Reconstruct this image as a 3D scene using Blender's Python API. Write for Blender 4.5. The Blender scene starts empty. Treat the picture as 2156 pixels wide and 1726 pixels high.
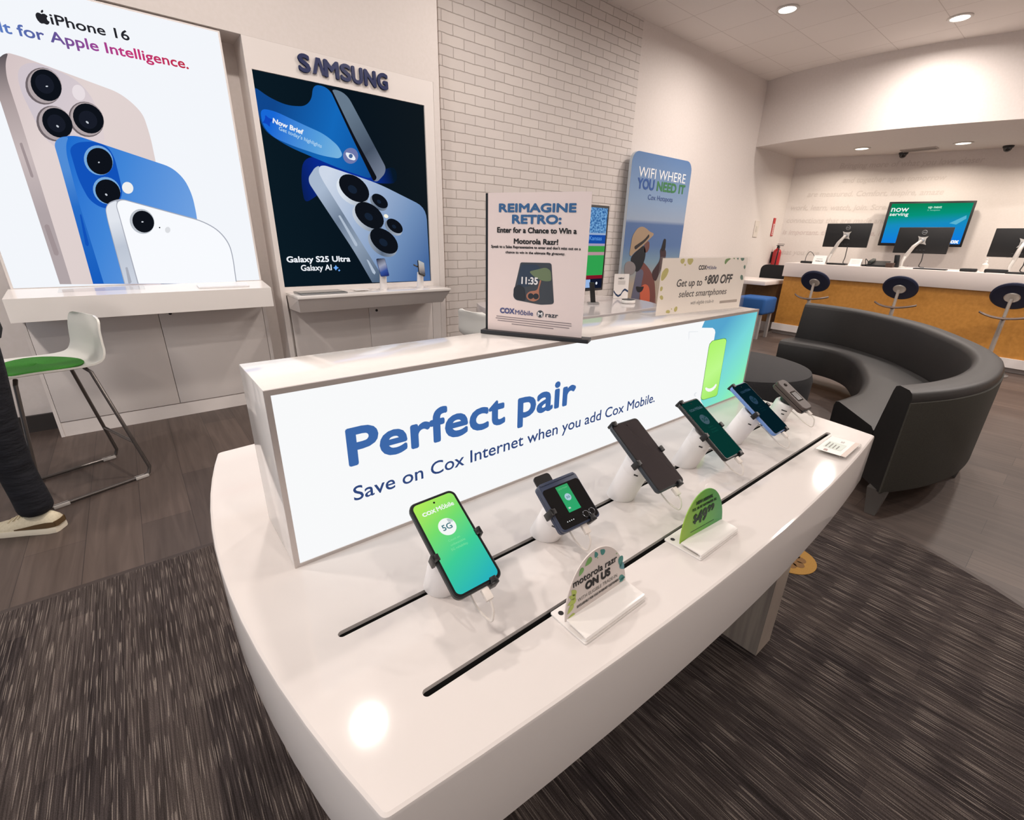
import bpy, bmesh, math, random
from mathutils import Vector, Matrix
random.seed(7)
SC = bpy.context.scene
COL = SC.collection
PI = math.pi
V = Vector

# ---------------------------------------------------------------- camera
cd = bpy.data.cameras.new('camera')
cam = bpy.data.objects.new('camera', cd)
COL.objects.link(cam)
SC.camera = cam
cd.sensor_width = 36.0
cd.lens = 959.1 / 2156 * 36.0
cd.clip_start = 0.02
yaw, pitch, roll = math.radians(50.69), math.radians(20.711), math.radians(1.263)
fw = V((math.cos(yaw) * math.cos(pitch), math.sin(yaw) * math.cos(pitch), -math.sin(pitch)))
rt = V((math.sin(yaw), -math.cos(yaw), 0))
up = rt.cross(fw)
r2 = math.cos(roll) * rt + math.sin(roll) * up
u2 = -math.sin(roll) * rt + math.cos(roll) * up
cam.matrix_world = Matrix(((r2.x, u2.x, -fw.x, 0), (r2.y, u2.y, -fw.y, 0), (r2.z, u2.z, -fw.z, 1.25), (0, 0, 0, 1)))

# ---------------------------------------------------------------- world, exposure
w = bpy.data.worlds.new('daylight')
SC.world = w
w.use_nodes = True
bg = w.node_tree.nodes['Background']
bg.inputs[0].default_value = (0.75, 0.86, 1.0, 1)
bg.inputs[1].default_value = 1.0
SC.view_settings.view_transform = 'Standard'
SC.view_settings.look = 'None'
SC.view_settings.exposure = 0.0
SC.view_settings.gamma = 1.0
SC.view_settings.use_curve_mapping = False
SC.cycles.max_bounces = 14
SC.cycles.diffuse_bounces = 9
SC.cycles.transparent_max_bounces = 16
LAMP_W = 22.0            # watts of one ceiling downlight
LAMP_COL = (1.0, 0.90, 0.835)


# ---------------------------------------------------------------- materials
def lin(c):
    return tuple((x / 255 / 12.92) if x / 255 <= .04045 else ((x / 255 + .055) / 1.055) ** 2.4 for x in c)


MATS = {}


def mat(name, c, rough=.5, metal=0., coat=0., spec=.5, trans=0.):
    if name in MATS:
        return MATS[name]
    m = bpy.data.materials.new(name)
    m.use_nodes = True
    b = m.node_tree.nodes['Principled BSDF']
    b.inputs['Base Color'].default_value = (*lin(c), 1)
    b.inputs['Roughness'].default_value = rough
    b.inputs['Metallic'].default_value = metal
    b.inputs['Coat Weight'].default_value = coat
    b.inputs['Coat Roughness'].default_value = .06
    b.inputs['Specular IOR Level'].default_value = spec
    b.inputs['Transmission Weight'].default_value = trans
    MATS[name] = m
    return m


def emi(name, c, s=1.0):
    if name in MATS:
        return MATS[name]
    m = bpy.data.materials.new(name)
    m.use_nodes = True
    nt = m.node_tree
    nt.nodes.remove(nt.nodes['Principled BSDF'])
    e = nt.nodes.new('ShaderNodeEmission')
    e.inputs[0].default_value = (*lin(c), 1)
    e.inputs[1].default_value = s
    nt.links.new(e.outputs[0], nt.nodes['Material Output'].inputs[0])
    MATS[name] = m
    return m


def ramp_node(nt, stops):
    r = nt.nodes.new('ShaderNodeValToRGB')
    el = r.color_ramp.elements
    while len(el) < len(stops):
        el.new(.5)
    for e, (p, c) in zip(el, stops):
        e.position = p
        e.color = (*lin(c), 1)
    return r


def grad(name, p0, p1, stops, s=1.0, lit=False, rough=.4):
    """printed colour ramp between two points given in the mesh's own coordinates"""
    if name in MATS:
        return MATS[name]
    m = bpy.data.materials.new(name)
    m.use_nodes = True
    nt = m.node_tree
    tc = nt.nodes.new('ShaderNodeTexCoord')
    p0, p1 = V(p0), V(p1)
    d = (p1 - p0) / (p1 - p0).length_squared
    sub = nt.nodes.new('ShaderNodeVectorMath'); sub.operation = 'SUBTRACT'; sub.inputs[1].default_value = p0
    dot = nt.nodes.new('ShaderNodeVectorMath'); dot.operation = 'DOT_PRODUCT'; dot.inputs[1].default_value = d
    nt.links.new(tc.outputs['Object'], sub.inputs[0])
    nt.links.new(sub.outputs[0], dot.inputs[0])
    r = ramp_node(nt, stops)
    nt.links.new(dot.outputs['Value'], r.inputs[0])
    b = nt.nodes['Principled BSDF']
    if lit:
        nt.links.new(r.outputs[0], b.inputs['Base Color'])
        b.inputs['Roughness'].default_value = rough
    else:
        nt.nodes.remove(b)
        e = nt.nodes.new('ShaderNodeEmission')
        e.inputs[1].default_value = s
        nt.links.new(r.outputs[0], e.inputs[0])
        nt.links.new(e.outputs[0], nt.nodes['Material Output'].inputs[0])
    MATS[name] = m
    return m


def noisy(name, c0, c1, scale=(1, 1, 1), rough=.6, bump=0., detail=4, fac=(.35, .65), ns=1.0, coat=0.):
    """two-tone noise material with optional bump"""
    if name in MATS:
        return MATS[name]
    m = bpy.data.materials.new(name)
    m.use_nodes = True
    nt = m.node_tree
    b = nt.nodes['Principled BSDF']
    tc = nt.nodes.new('ShaderNodeTexCoord')
    mp = nt.nodes.new('ShaderNodeMapping')
    mp.inputs['Scale'].default_value = scale
    n = nt.nodes.new('ShaderNodeTexNoise')
    n.inputs['Scale'].default_value = ns
    n.inputs['Detail'].default_value = detail
    nt.links.new(tc.outputs['Object'], mp.inputs[0])
    nt.links.new(mp.outputs[0], n.inputs['Vector'])
    r = ramp_node(nt, [(fac[0], c0), (fac[1], c1)])
    nt.links.new(n.outputs['Fac'], r.inputs[0])
    nt.links.new(r.outputs[0], b.inputs['Base Color'])
    b.inputs['Roughness'].default_value = rough
    b.inputs['Coat Weight'].default_value = coat
    if bump:
        bp = nt.nodes.new('ShaderNodeBump')
        bp.inputs['Strength'].default_value = bump
        bp.inputs['Distance'].default_value = .002
        nt.links.new(n.outputs['Fac'], bp.inputs['Height'])
        nt.links.new(bp.outputs[0], b.inputs['Normal'])
    MATS[name] = m
    return m


def clear(name, tint=(255, 255, 255), gloss=.12, rough=.03):
    """thin clear acrylic or glass: see-through with a gloss layer"""
    if name in MATS:
        return MATS[name]
    m = bpy.data.materials.new(name)
    m.use_nodes = True
    nt = m.node_tree
    nt.nodes.remove(nt.nodes['Principled BSDF'])
    t = nt.nodes.new('ShaderNodeBsdfTransparent'); t.inputs[0].default_value = (*lin(tint), 1)
    g = nt.nodes.new('ShaderNodeBsdfGlossy'); g.inputs['Roughness'].default_value = rough
    fr = nt.nodes.new('ShaderNodeFresnel'); fr.inputs[0].default_value = 1.49
    ad = nt.nodes.new('ShaderNodeMath'); ad.operation = 'MULTIPLY_ADD'; ad.inputs[1].default_value = 1.0; ad.inputs[2].default_value = gloss * .3
    mx = nt.nodes.new('ShaderNodeMixShader')
    nt.links.new(fr.outputs[0], ad.inputs[0])
    gm = nt.nodes.new('ShaderNodeNewGeometry')
    iv = nt.nodes.new('ShaderNodeMath'); iv.operation = 'SUBTRACT'; iv.inputs[0].default_value = 1.0
    ml = nt.nodes.new('ShaderNodeMath'); ml.operation = 'MULTIPLY'
    nt.links.new(gm.outputs['Backfacing'], iv.inputs[1])
    nt.links.new(iv.outputs[0], ml.inputs[0])
    nt.links.new(ad.outputs[0], ml.inputs[1])
    nt.links.new(ml.outputs[0], mx.inputs[0])
    nt.links.new(t.outputs[0], mx.inputs[1])
    nt.links.new(g.outputs[0], mx.inputs[2])
    nt.links.new(mx.outputs[0], nt.nodes['Material Output'].inputs[0])
    MATS[name] = m
    return m


# ---------------------------------------------------------------- mesh builder
def frame(o, u, v, n):
    return (V(o), V(u).normalized(), V(v).normalized(), V(n).normalized())


WORLD = frame((0, 0, 0), (1, 0, 0), (0, 1, 0), (0, 0, 1))


def front(y, x=0, z=0):
    """upright plane facing the -y side: a runs along +x, b up"""
    return frame((x, y, z), (1, 0, 0), (0, 0, 1), (0, -1, 0))


def at(F, a, b, c=0):
    return F[0] + F[1] * a + F[2] * b + F[3] * c


_GL = {}


def glyphs(body):
    if body not in _GL:
        cu = bpy.data.curves.new('t', 'FONT')
        cu.body = body
        cu.resolution_u = 4
        o = bpy.data.objects.new('t', cu)
        me = o.to_mesh()
        vs = [(v.co.x, v.co.y) for v in me.vertices]
        fs = [tuple(p.vertices) for p in me.polygons]
        o.to_mesh_clear()
        bpy.data.objects.remove(o)
        bpy.data.curves.remove(cu)
        _GL[body] = (vs, fs)
    return _GL[body]


class MB:
    def __init__(s):
        s.v, s.f, s.m, s.mats = [], [], [], []

    def mi(s, m):
        if m not in s.mats:
            s.mats.append(m)
        return s.mats.index(m)

    def add(s, vs, fs, m):
        k = len(s.v)
        s.v += [tuple(v) for v in vs]
        i = s.mi(m)
        for f in fs:
            s.f.append(tuple(k + j for j in f))
            s.m.append(i)
        return s

    def bm(s, bm, m, F=None):
        vs = [v.co.copy() for v in bm.verts]
        bm.verts.index_update()
        fs = [[v.index for v in f.verts] for f in bm.faces]
        if F:
            vs = [at(F, *v) for v in vs]
        bm.free()
        return s.add(vs, fs, m)

    def box(s, a, b, m, F=None, bev=0., seg=2):
        bm = bmesh.new()
        bmesh.ops.create_cube(bm, size=1)
        for v in bm.verts:
            v.co = V([(a[i] + b[i]) / 2 + v.co[i] * (b[i] - a[i]) for i in range(3)])
        if bev:
            bmesh.ops.bevel(bm, geom=bm.edges[:], offset=bev, segments=seg, profile=.5, affect='EDGES')
        return s.bm(bm, m, F)

    def prism(s, out, z0, z1, m, F=None, cap=None):
        n = len(out)
        F = F or WORLD
        vs = [at(F, x, y, z0) for x, y in out] + [at(F, x, y, z1) for x, y in out]
        fs = [(i, (i + 1) % n, n + (i + 1) % n, n + i) for i in range(n)]
        s.add(vs, fs, m)
        s.add(vs[:n], [tuple(range(n))[::-1]], m)
        s.add(vs[n:], [tuple(range(n))], cap or m)
        return s

    def loft(s, rings, m, F=None, caps=True, closed=True):
        """rings: lists of 3-D points of equal length"""
        F = F or WORLD
        n = len(rings[0])
        vs = [at(F, *p) for r in rings for p in r]
        fs = []
        for k in range(len(rings) - 1):
            for i in range(n if closed else n - 1):
                j = (i + 1) % n
                fs.append((k * n + i, k * n + j, (k + 1) * n + j, (k + 1) * n + i))
        if caps:
            fs.append(tuple(range(n))[::-1])
            fs.append(tuple((len(rings) - 1) * n + i for i in range(n)))
        return s.add(vs, fs, m)

    def lathe(s, prof, m, F=None, seg=28):
        """profile of (radius, height) around the frame's third axis"""
        F = F or WORLD
        rings = [[(r * math.cos(2 * PI * i / seg), r * math.sin(2 * PI * i / seg), h) for i in range(seg)] for r, h in prof]
        return s.loft(rings, m, F)

    def tube(s, pts, r, m, seg=10, closed=False):
        pts = [V(p) for p in pts]
        n = len(pts)
        rings = []
        prev = None
        for i, p in enumerate(pts):
            if closed:
                t = (pts[(i + 1) % n] - pts[i - 1]).normalized()
            else:
                t = (pts[min(i + 1, n - 1)] - pts[max(i - 1, 0)]).normalized()
            if prev is None:
                prev = t.orthogonal().normalized()
            a = (prev - t * prev.dot(t)).normalized()
            b = t.cross(a)
            prev = a
            rr = r[i] if isinstance(r, (list, tuple)) else r
            rings.append([p + (a * math.cos(2 * PI * k / seg) + b * math.sin(2 * PI * k / seg)) * rr for k in range(seg)])
        if closed:
            vs = [q for g in rings for q in g]
            fs = []
            for k in range(n):
                for i in range(seg):
                    j = (i + 1) % seg
                    k2 = (k + 1) % n
                    fs.append((k * seg + i, k * seg + j, k2 * seg + j, k2 * seg + i))
            return s.add(vs, fs, m)
        return s.loft(rings, m)

    def flat(s, pts, m, F, c=0.):
        return s.add([at(F, a, b, c) for a, b in pts], [tuple(range(len(pts)))], m)

    def text(s, body, a, b, m, F, width=None, cap=.1, ang=0., c=0., bold=0., shear=0., center=False, fn=None):
        """lettering: starts at (a, b) on the frame's plane, given width and capital height"""
        vs, fs = glyphs(body)
        if not vs:
            return s
        x0 = min(v[0] for v in vs)
        x1 = max(v[0] for v in vs)
        sy = cap / .682
        sx = width / (x1 - x0) if width else sy
        ca, sa = math.cos(ang), math.sin(ang)
        offs = [(0, 0)]
        if bold:
            r = bold * cap
            offs += [(r * math.cos(k * PI / 4), r * math.sin(k * PI / 4)) for k in range(8)]
        for k_, (dx, dy) in enumerate(offs):
            ck = c + 6e-5 * k_
            out = []
            for x, y in vs:
                X = (x - x0) * sx + shear * y * sy + dx
                if center:
                    X -= (x1 - x0) * sx / 2
                Y = y * sy + dy
                p = (a + X * ca - Y * sa, b + X * sa + Y * ca)
                out.append(fn(*p, ck) if fn else at(F, p[0], p[1], ck))
            s.add(out, fs, m)
        return s

    def build(s, name, parent=None, smooth=True, origin=None, angle=35, recalc=True):
        me = bpy.data.meshes.new(name)
        o0 = V(origin) if origin is not None else V((0, 0, 0))
        me.from_pydata([tuple(V(v) - o0) for v in s.v], [], s.f)
        for m in s.mats:
            me.materials.append(m)
        me.polygons.foreach_set('material_index', s.m)
        if recalc:
            bm = bmesh.new()
            bm.from_mesh(me)
            bmesh.ops.recalc_face_normals(bm, faces=bm.faces)
            bm.to_mesh(me)
            bm.free()
        if smooth:
            me.polygons.foreach_set('use_smooth', [True] * len(me.polygons))
            me.set_sharp_from_angle(angle=math.radians(angle))
        me.update()
        o = bpy.data.objects.new(name, me)
        COL.objects.link(o)
        o.location = o0
        if parent is not None:
            o.parent = parent
            o.matrix_parent_inverse = Matrix.Translation(-origin_of(parent))
        return o


def origin_of(o):
    p = V((0, 0, 0))
    while o is not None:
        p = p + (o.matrix_parent_inverse.to_translation() if o.parent else V((0, 0, 0))) + o.location
        o = o.parent
    return p


def tag(o, label, cat, group=None, kind=None):
    o['label'] = label
    o['category'] = cat
    if group:
        o['group'] = group
    if kind:
        o['kind'] = kind
    return o


def thing(name, label, cat, loc, group=None):
    o = bpy.data.objects.new(name, None)
    o.empty_display_size = .05
    COL.objects.link(o)
    o.location = loc
    return tag(o, label, cat, group)


def struct(mb, name, parent=None, label=None, **k):
    o = mb.build(name, parent, **k)
    if parent is None:
        o['kind'] = 'structure'
    if label:
        o['label'] = label
    return o


def rr(w, h, r, n=5, cx=0., cy=0.):
    """rounded rectangle outline"""
    o = []
    for sx, sy, a0 in ((1, 1, 0), (-1, 1, 90), (-1, -1, 180), (1, -1, 270)):
        for k in range(n + 1):
            a = math.radians(a0 + 90 * k / n)
            o.append((cx + sx * (w / 2 - r) + r * math.cos(a), cy + sy * (h / 2 - r) + r * math.sin(a)))
    return o


def circ(r, n=28, cx=0., cy=0., ry=None, rot=0.):
    ry = ry or r
    c, s_ = math.cos(rot), math.sin(rot)
    return [(cx + r * math.cos(2 * PI * k / n) * c - ry * math.sin(2 * PI * k / n) * s_,
             cy + r * math.cos(2 * PI * k / n) * s_ + ry * math.sin(2 * PI * k / n) * c) for k in range(n)]


def oval(cx, cy, ux, uy, vx, vy, n=26):
    return [(cx + ux * math.cos(2 * PI * k / n) + vx * math.sin(2 * PI * k / n), cy + uy * math.cos(2 * PI * k / n) + vy * math.sin(2 * PI * k / n)) for k in range(n)]


def rnd(pts, r, zmin):
    """ease every corner of an outline that lies above zmin"""
    P = [V((*p, 0)) for p in pts]
    n = len(P)
    o = []
    for i, p in enumerate(P):
        if p.y < zmin:
            o.append((p.x, p.y))
            continue
        a, c = P[i - 1] - p, P[(i + 1) % n] - p
        d = min(r, .49 * a.length, .49 * c.length)
        q1, q2 = p + a.normalized() * d, p + c.normalized() * d
        for t in (0, .2, .4, .6, .8, 1):
            q = q1 * (1 - t) ** 2 + p * 2 * t * (1 - t) + q2 * t * t
            o.append((q.x, q.y))
    return o


def spline(pts, n=8):
    """Catmull-Rom through the points"""
    P = [V(p) for p in pts]
    out = []
    for i in range(len(P) - 1):
        p0 = P[max(i - 1, 0)]; p1 = P[i]; p2 = P[i + 1]; p3 = P[min(i + 2, len(P) - 1)]
        for k in range(n):
            t = k / n
            out.append(.5 * ((2 * p1) + (p2 - p0) * t + (2 * p0 - 5 * p1 + 4 * p2 - p3) * t * t + (3 * p1 - p0 - 3 * p2 + p3) * t ** 3))
    out.append(P[-1])
    return out


def disc_lamp(name, loc, energy, size, parent, col=LAMP_COL, spread=140):
    l = bpy.data.lights.new(name, 'AREA')
    l.shape = 'DISK'
    l.size = size
    l.energy = energy
    l.color = col
    l.spread = math.radians(spread)
    o = bpy.data.objects.new(name, l)
    COL.objects.link(o)
    o.location = V(loc) - V(parent.location)
    o.parent = parent
    return o

# ---------------------------------------------------------------- common finishes
WALL = noisy('wall_paint', (218, 211, 206), (221, 214, 210), (40, 40, 40), rough=.75)
WHITE = mat('white_laminate', (232, 228, 224), rough=.22)
WHITE_GLOSS = mat('white_gloss_laminate', (238, 234, 230), rough=.13, coat=.3)
PANELW = mat('white_satin_panel', (228, 222, 218), rough=.4)
BLACK = mat('black_plastic', (22, 23, 25), rough=.4)
GLOSSBLACK = mat('black_glass', (9, 10, 12), rough=.06, coat=.5)
SILVER = mat('silver_metal', (190, 190, 190), rough=.28, metal=1)
CHROME = mat('polished_steel', (205, 206, 208), rough=.12, metal=1)
DARKGREY = mat('dark_grey_plastic', (58, 58, 60), rough=.5)
GREYLINE = mat('shadow_gap', (96, 90, 88), rough=.8)
LITWHITE = emi('backlit_white', (243, 244, 245), 1.05)
CLEAR = clear('clear_acrylic')
PAPER = mat('white_paper', (238, 234, 230), rough=.6)


def translucent(m, f=.5):
    nt = m.node_tree
    b = nt.nodes['Principled BSDF']
    t = nt.nodes.new('ShaderNodeBsdfTranslucent')
    t.inputs[0].default_value = b.inputs['Base Color'].default_value
    x = nt.nodes.new('ShaderNodeMixShader')
    x.inputs[0].default_value = f
    nt.links.new(b.outputs[0], x.inputs[1])
    nt.links.new(t.outputs[0], x.inputs[2])
    nt.links.new(x.outputs[0], nt.nodes['Material Output'].inputs[0])
    return m


INK = mat('black_print', (24, 24, 26), rough=.6)

# ---------------------------------------------------------------- floor and carpet
WOOD = bpy.data.materials.new('vinyl_plank')
WOOD.use_nodes = True
nt = WOOD.node_tree
b = nt.nodes['Principled BSDF']
tc = nt.nodes.new('ShaderNodeTexCoord')
mp = nt.nodes.new('ShaderNodeMapping'); mp.inputs['Rotation'].default_value = (0, 0, PI / 2)
br = nt.nodes.new('ShaderNodeTexBrick')
br.offset = .37
br.inputs['Scale'].default_value = 1.0
br.inputs['Brick Width'].default_value = 1.2
br.inputs['Row Height'].default_value = .19
br.inputs['Mortar Size'].default_value = .0012
br.inputs['Color1'].default_value = (*lin((78, 67, 62)), 1)
br.inputs['Color2'].default_value = (*lin((93, 80, 73)), 1)
br.inputs['Mortar'].default_value = (*lin((56, 48, 45)), 1)
nt.links.new(tc.outputs['Object'], mp.inputs[0])
nt.links.new(mp.outputs[0], br.inputs['Vector'])
mp2 = nt.nodes.new('ShaderNodeMapping'); mp2.inputs['Scale'].default_value = (26, 1.6, 1)
ns = nt.nodes.new('ShaderNodeTexNoise'); ns.inputs['Scale'].default_value = 1; ns.inputs['Detail'].default_value = 6; ns.inputs['Distortion'].default_value = 1.2
nt.links.new(tc.outputs['Object'], mp2.inputs[0])
nt.links.new(mp2.outputs[0], ns.inputs['Vector'])
rp = ramp_node(nt, [(.3, (196, 192, 190)), (.7, (255, 255, 255))])
nt.links.new(ns.outputs['Fac'], rp.inputs[0])
mx = nt.nodes.new('ShaderNodeMixRGB'); mx.blend_type = 'MULTIPLY'; mx.inputs[0].default_value = .8
nt.links.new(br.outputs['Color'], mx.inputs[1])
nt.links.new(rp.outputs[0], mx.inputs[2])
nt.links.new(mx.outputs[0], b.inputs['Base Color'])
b.inputs['Roughness'].default_value = .5

fl = MB()
fl.box((-3.6, -4.2, -.1), (11.4, 4.08, 0), WOOD)
struct(fl, 'floor', smooth=False)

CARPET = bpy.data.materials.new('striped_carpet')
CARPET.use_nodes = True
nt = CARPET.node_tree
b = nt.nodes['Principled BSDF']
b.inputs['Roughness'].default_value = .95
b.inputs['Specular IOR Level'].default_value = .1
tc = nt.nodes.new('ShaderNodeTexCoord')


def tnoise(sc, det=2, dist=0.):
    mp = nt.nodes.new('ShaderNodeMapping'); mp.inputs['Scale'].default_value = sc
    n = nt.nodes.new('ShaderNodeTexNoise'); n.inputs['Scale'].default_value = 1; n.inputs['Detail'].default_value = det
    n.inputs['Distortion'].default_value = dist
    nt.links.new(tc.outputs['Object'], mp.inputs[0])
    nt.links.new(mp.outputs[0], n.inputs['Vector'])
    return n.outputs['Fac']


def mixc(fac, a, c, mode='MIX'):
    m = nt.nodes.new('ShaderNodeMixRGB'); m.blend_type = mode
    for i, x in ((0, fac), (1, a), (2, c)):
        if hasattr(x, 'is_output'):
            nt.links.new(x, m.inputs[i])
        elif isinstance(x, (int, float)):
            m.inputs[i].default_value = x
        else:
            m.inputs[i].default_value = (*lin(x), 1)
    return m.outputs[0]


mpb = nt.nodes.new('ShaderNodeMapping'); mpb.inputs['Rotation'].default_value = (0, 0, PI / 2)
tb_ = nt.nodes.new('ShaderNodeTexBrick'); tb_.offset = .43
for k_, v_ in (('Scale', 1), ('Brick Width', .62), ('Row Height', .085), ('Mortar Size', 0), ('Bias', 0)):
    tb_.inputs[k_].default_value = v_
tb_.inputs['Color1'].default_value = (*lin((66, 59, 59)), 1)
tb_.inputs['Color2'].default_value = (*lin((100, 90, 86)), 1)
nt.links.new(tc.outputs['Object'], mpb.inputs[0])
nt.links.new(mpb.outputs[0], tb_.inputs['Vector'])
base = ramp_node(nt, [(.36, (62, 56, 56)), (.5, (80, 72, 70)), (.64, (96, 87, 82))])
nt.links.new(tnoise((7, .8, 1), 3), base.inputs[0])
c0 = mixc(.5, base.outputs[0], tb_.outputs['Color'])
st = ramp_node(nt, [(.38, (130, 126, 126)), (.62, (255, 255, 255))])
nt.links.new(tnoise((230, 3.5, 1), 1), st.inputs[0])
c1 = mixc(.7, c0, st.outputs[0], 'MULTIPLY')
dash = ramp_node(nt, [(.63, (0, 0, 0)), (.68, (255, 255, 255))])
nt.links.new(tnoise((380, 9, 1), 0), dash.inputs[0])
c2 = mixc(dash.outputs[0], c1, (128, 118, 111))
fib = ramp_node(nt, [(.3, (150, 150, 150)), (.7, (255, 255, 255))])
nt.links.new(tnoise((420, 420, 1), 1), fib.inputs[0])
nt.links.new(mixc(.6, c2, fib.outputs[0], 'MULTIPLY'), b.inputs['Base Color'])
bp = nt.nodes.new('ShaderNodeBump'); bp.inputs['Strength'].default_value = .4; bp.inputs['Distance'].default_value = .003
nt.links.new(tnoise((300, 40, 1), 2), bp.inputs['Height'])
nt.links.new(bp.outputs[0], b.inputs['Normal'])

cc, cr = (1.117, .619), 1.4465
a_top = math.acos(math.sqrt(max(0, 1 - ((2.03 - cc[1]) / cr) ** 2))) if abs(2.03 - cc[1]) < cr else 0
arc = []
a0 = math.asin(min(1, (2.03 - cc[1]) / cr))
for k in range(41):
    a = a0 - k * (a0 + math.radians(75)) / 40
    arc.append((cc[0] + cr * math.cos(a), cc[1] + cr * math.sin(a)))
outline = [(-3.5, 2.03)] + arc + [(1.2, -1.6), (.6, -4.0), (-3.5, -4.0)]
cp = MB()
cp.prism(outline, 0, .006, CARPET)
o = cp.build('carpet', smooth=False)
tag(o, 'dark charcoal and brown striped carpet under the white display table', 'carpet')
ed = MB()
EDGE = mat('carpet_edge_strip', (62, 53, 50), rough=.5)
strip = [(-3.5, 2.03)] + arc
vs, fs = [], []
for i, p in enumerate(strip):
    p = V((*p, 0))
    if i == 0 or i == 1:
        n_ = V((0, 1, 0)) if i == 0 else V((.4, .9, 0))
    else:
        n_ = (p - V((*cc, 0))).normalized()
    q = p + n_ * .028
    vs += [(p.x, p.y, .006), (q.x, q.y, .003)]
for i in range(len(strip) - 1):
    fs.append((2 * i, 2 * i + 1, 2 * i + 3, 2 * i + 2))
ed.add(vs, fs, EDGE)
ed.add([(x, y, z - .004) for x, y, z in vs], [f[::-1] for f in fs], EDGE)
struct(ed, 'trim_1', smooth=False)
# the woven logo medallion in the carpet near the table
md = MB()
md.prism(circ(.105, 32, 1.925, .475, .095), .004, .0085, noisy('ochre_weave', (150, 112, 52), (166, 126, 60), (300, 300, 1), rough=.95))
for k in range(7):
    a = k * 2 * PI / 7
    md.prism(circ(.022, 10, 1.92 + .042 * math.cos(a), .472 + .036 * math.sin(a)), .008, .0092, noisy('brown_weave', (112, 80, 46), (124, 92, 54), (300, 300, 1), rough=.95))
tag(md.build('floor_medallion', smooth=False), 'round ochre medallion set in the striped carpet beside the table leg', 'medallion')

# ---------------------------------------------------------------- walls
wl = MB()
wl.box((-3.6, 4.08, 0), (10.2, 4.2, 3.6), WALL)
struct(wl, 'wall_left', smooth=False)
# white brick feature panel
BRICK = bpy.data.materials.new('painted_brick')
BRICK.use_nodes = True
nt = BRICK.node_tree
b = nt.nodes['Principled BSDF']
b.inputs['Roughness'].default_value = .6
tc = nt.nodes.new('ShaderNodeTexCoord')
sep = nt.nodes.new('ShaderNodeSeparateXYZ')
cmb = nt.nodes.new('ShaderNodeCombineXYZ')
wob = nt.nodes.new('ShaderNodeTexNoise'); wob.inputs['Scale'].default_value = 14; wob.inputs['Detail'].default_value = 3
wv = nt.nodes.new('ShaderNodeVectorMath'); wv.operation = 'MULTIPLY_ADD'
wv.inputs[1].default_value = (.012, .012, .008)
nt.links.new(tc.outputs['Object'], sep.inputs[0])
nt.links.new(sep.outputs['X'], cmb.inputs['X'])
nt.links.new(sep.outputs['Z'], cmb.inputs['Y'])
nt.links.new(tc.outputs['Object'], wob.inputs['Vector'])
nt.links.new(wob.outputs['Color'], wv.inputs[0])
nt.links.new(cmb.outputs[0], wv.inputs[2])
br = nt.nodes.new('ShaderNodeTexBrick')
br.inputs['Scale'].default_value = 1
br.inputs['Brick Width'].default_value = .225
br.inputs['Row Height'].default_value = .0795
br.inputs['Mortar Size'].default_value = .0036
br.inputs['Mortar Smooth'].default_value = .35
br.inputs['Color1'].default_value = (*lin((214, 207, 202)), 1)
br.inputs['Color2'].default_value = (*lin((207, 200, 196)), 1)
br.inputs['Mortar'].default_value = (*lin((176, 167, 161)), 1)
nt.links.new(wv.outputs[0], br.inputs['Vector'])
nt.links.new(br.outputs['Color'], b.inputs['Base Color'])
bp = nt.nodes.new('ShaderNodeBump'); bp.inputs['Strength'].default_value = .8; bp.inputs['Distance'].default_value = .012; bp.invert = True
nt.links.new(br.outputs['Fac'], bp.inputs['Height'])
nt.links.new(bp.outputs[0], b.inputs['Normal'])
bw = MB()
bw.box((2.44, 4.062, 0), (5.13, 4.09, 3.6), BRICK)
struct(bw, 'wall_brick', smooth=False, label='white painted brick')
tr = MB()
tr.box((-3.6, 3.85, 2.42), (2.302, 4.078, 3.6), WALL)
tr.box((2.247, 3.85, 0), (2.302, 4.078, 2.42), WALL)
struct(tr, 'trim_2', smooth=False)
# curved text wall behind the service counter
TW = spline([(9.9, 4.12, 0), (10.48, 2.9, 0), (10.92, 1.6, 0), (11.12, .3, 0), (11.25, -1.2, 0), (11.3, -4.2, 0)], 8)
wb = MB()
n = len(TW)
vs = [(p.x, p.y, 0) for p in TW] + [(p.x, p.y, 2.72) for p in TW] + [(p.x + .15, p.y + .05, 0) for p in TW] + [(p.x + .15, p.y + .05, 2.72) for p in TW]
fs = []
for i in range(n - 1):
    fs += [(i, i + 1, n + i + 1, n + i), (2 * n + i + 1, 2 * n + i, 3 * n + i, 3 * n + i + 1), (n + i, n + i + 1, 3 * n + i + 1, 3 * n + i)]
wb.add(vs, fs, WALL)


def onwall(a, bz, c):
    """a metres along the curved wall from its left corner, bz up, c out of it"""
    L = 0
    for i in range(n - 1):
        d = (TW[i + 1] - TW[i])
        if L + d.length >= a or i == n - 2:
            p = TW[i] + d.normalized() * (a - L)
            nn = V((d.y, -d.x, 0)).normalized()
            if nn.x > 0:
                nn = -nn
            q = p + nn * (c + .002)
            return (q.x, q.y, bz)
        L += d.length


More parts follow.
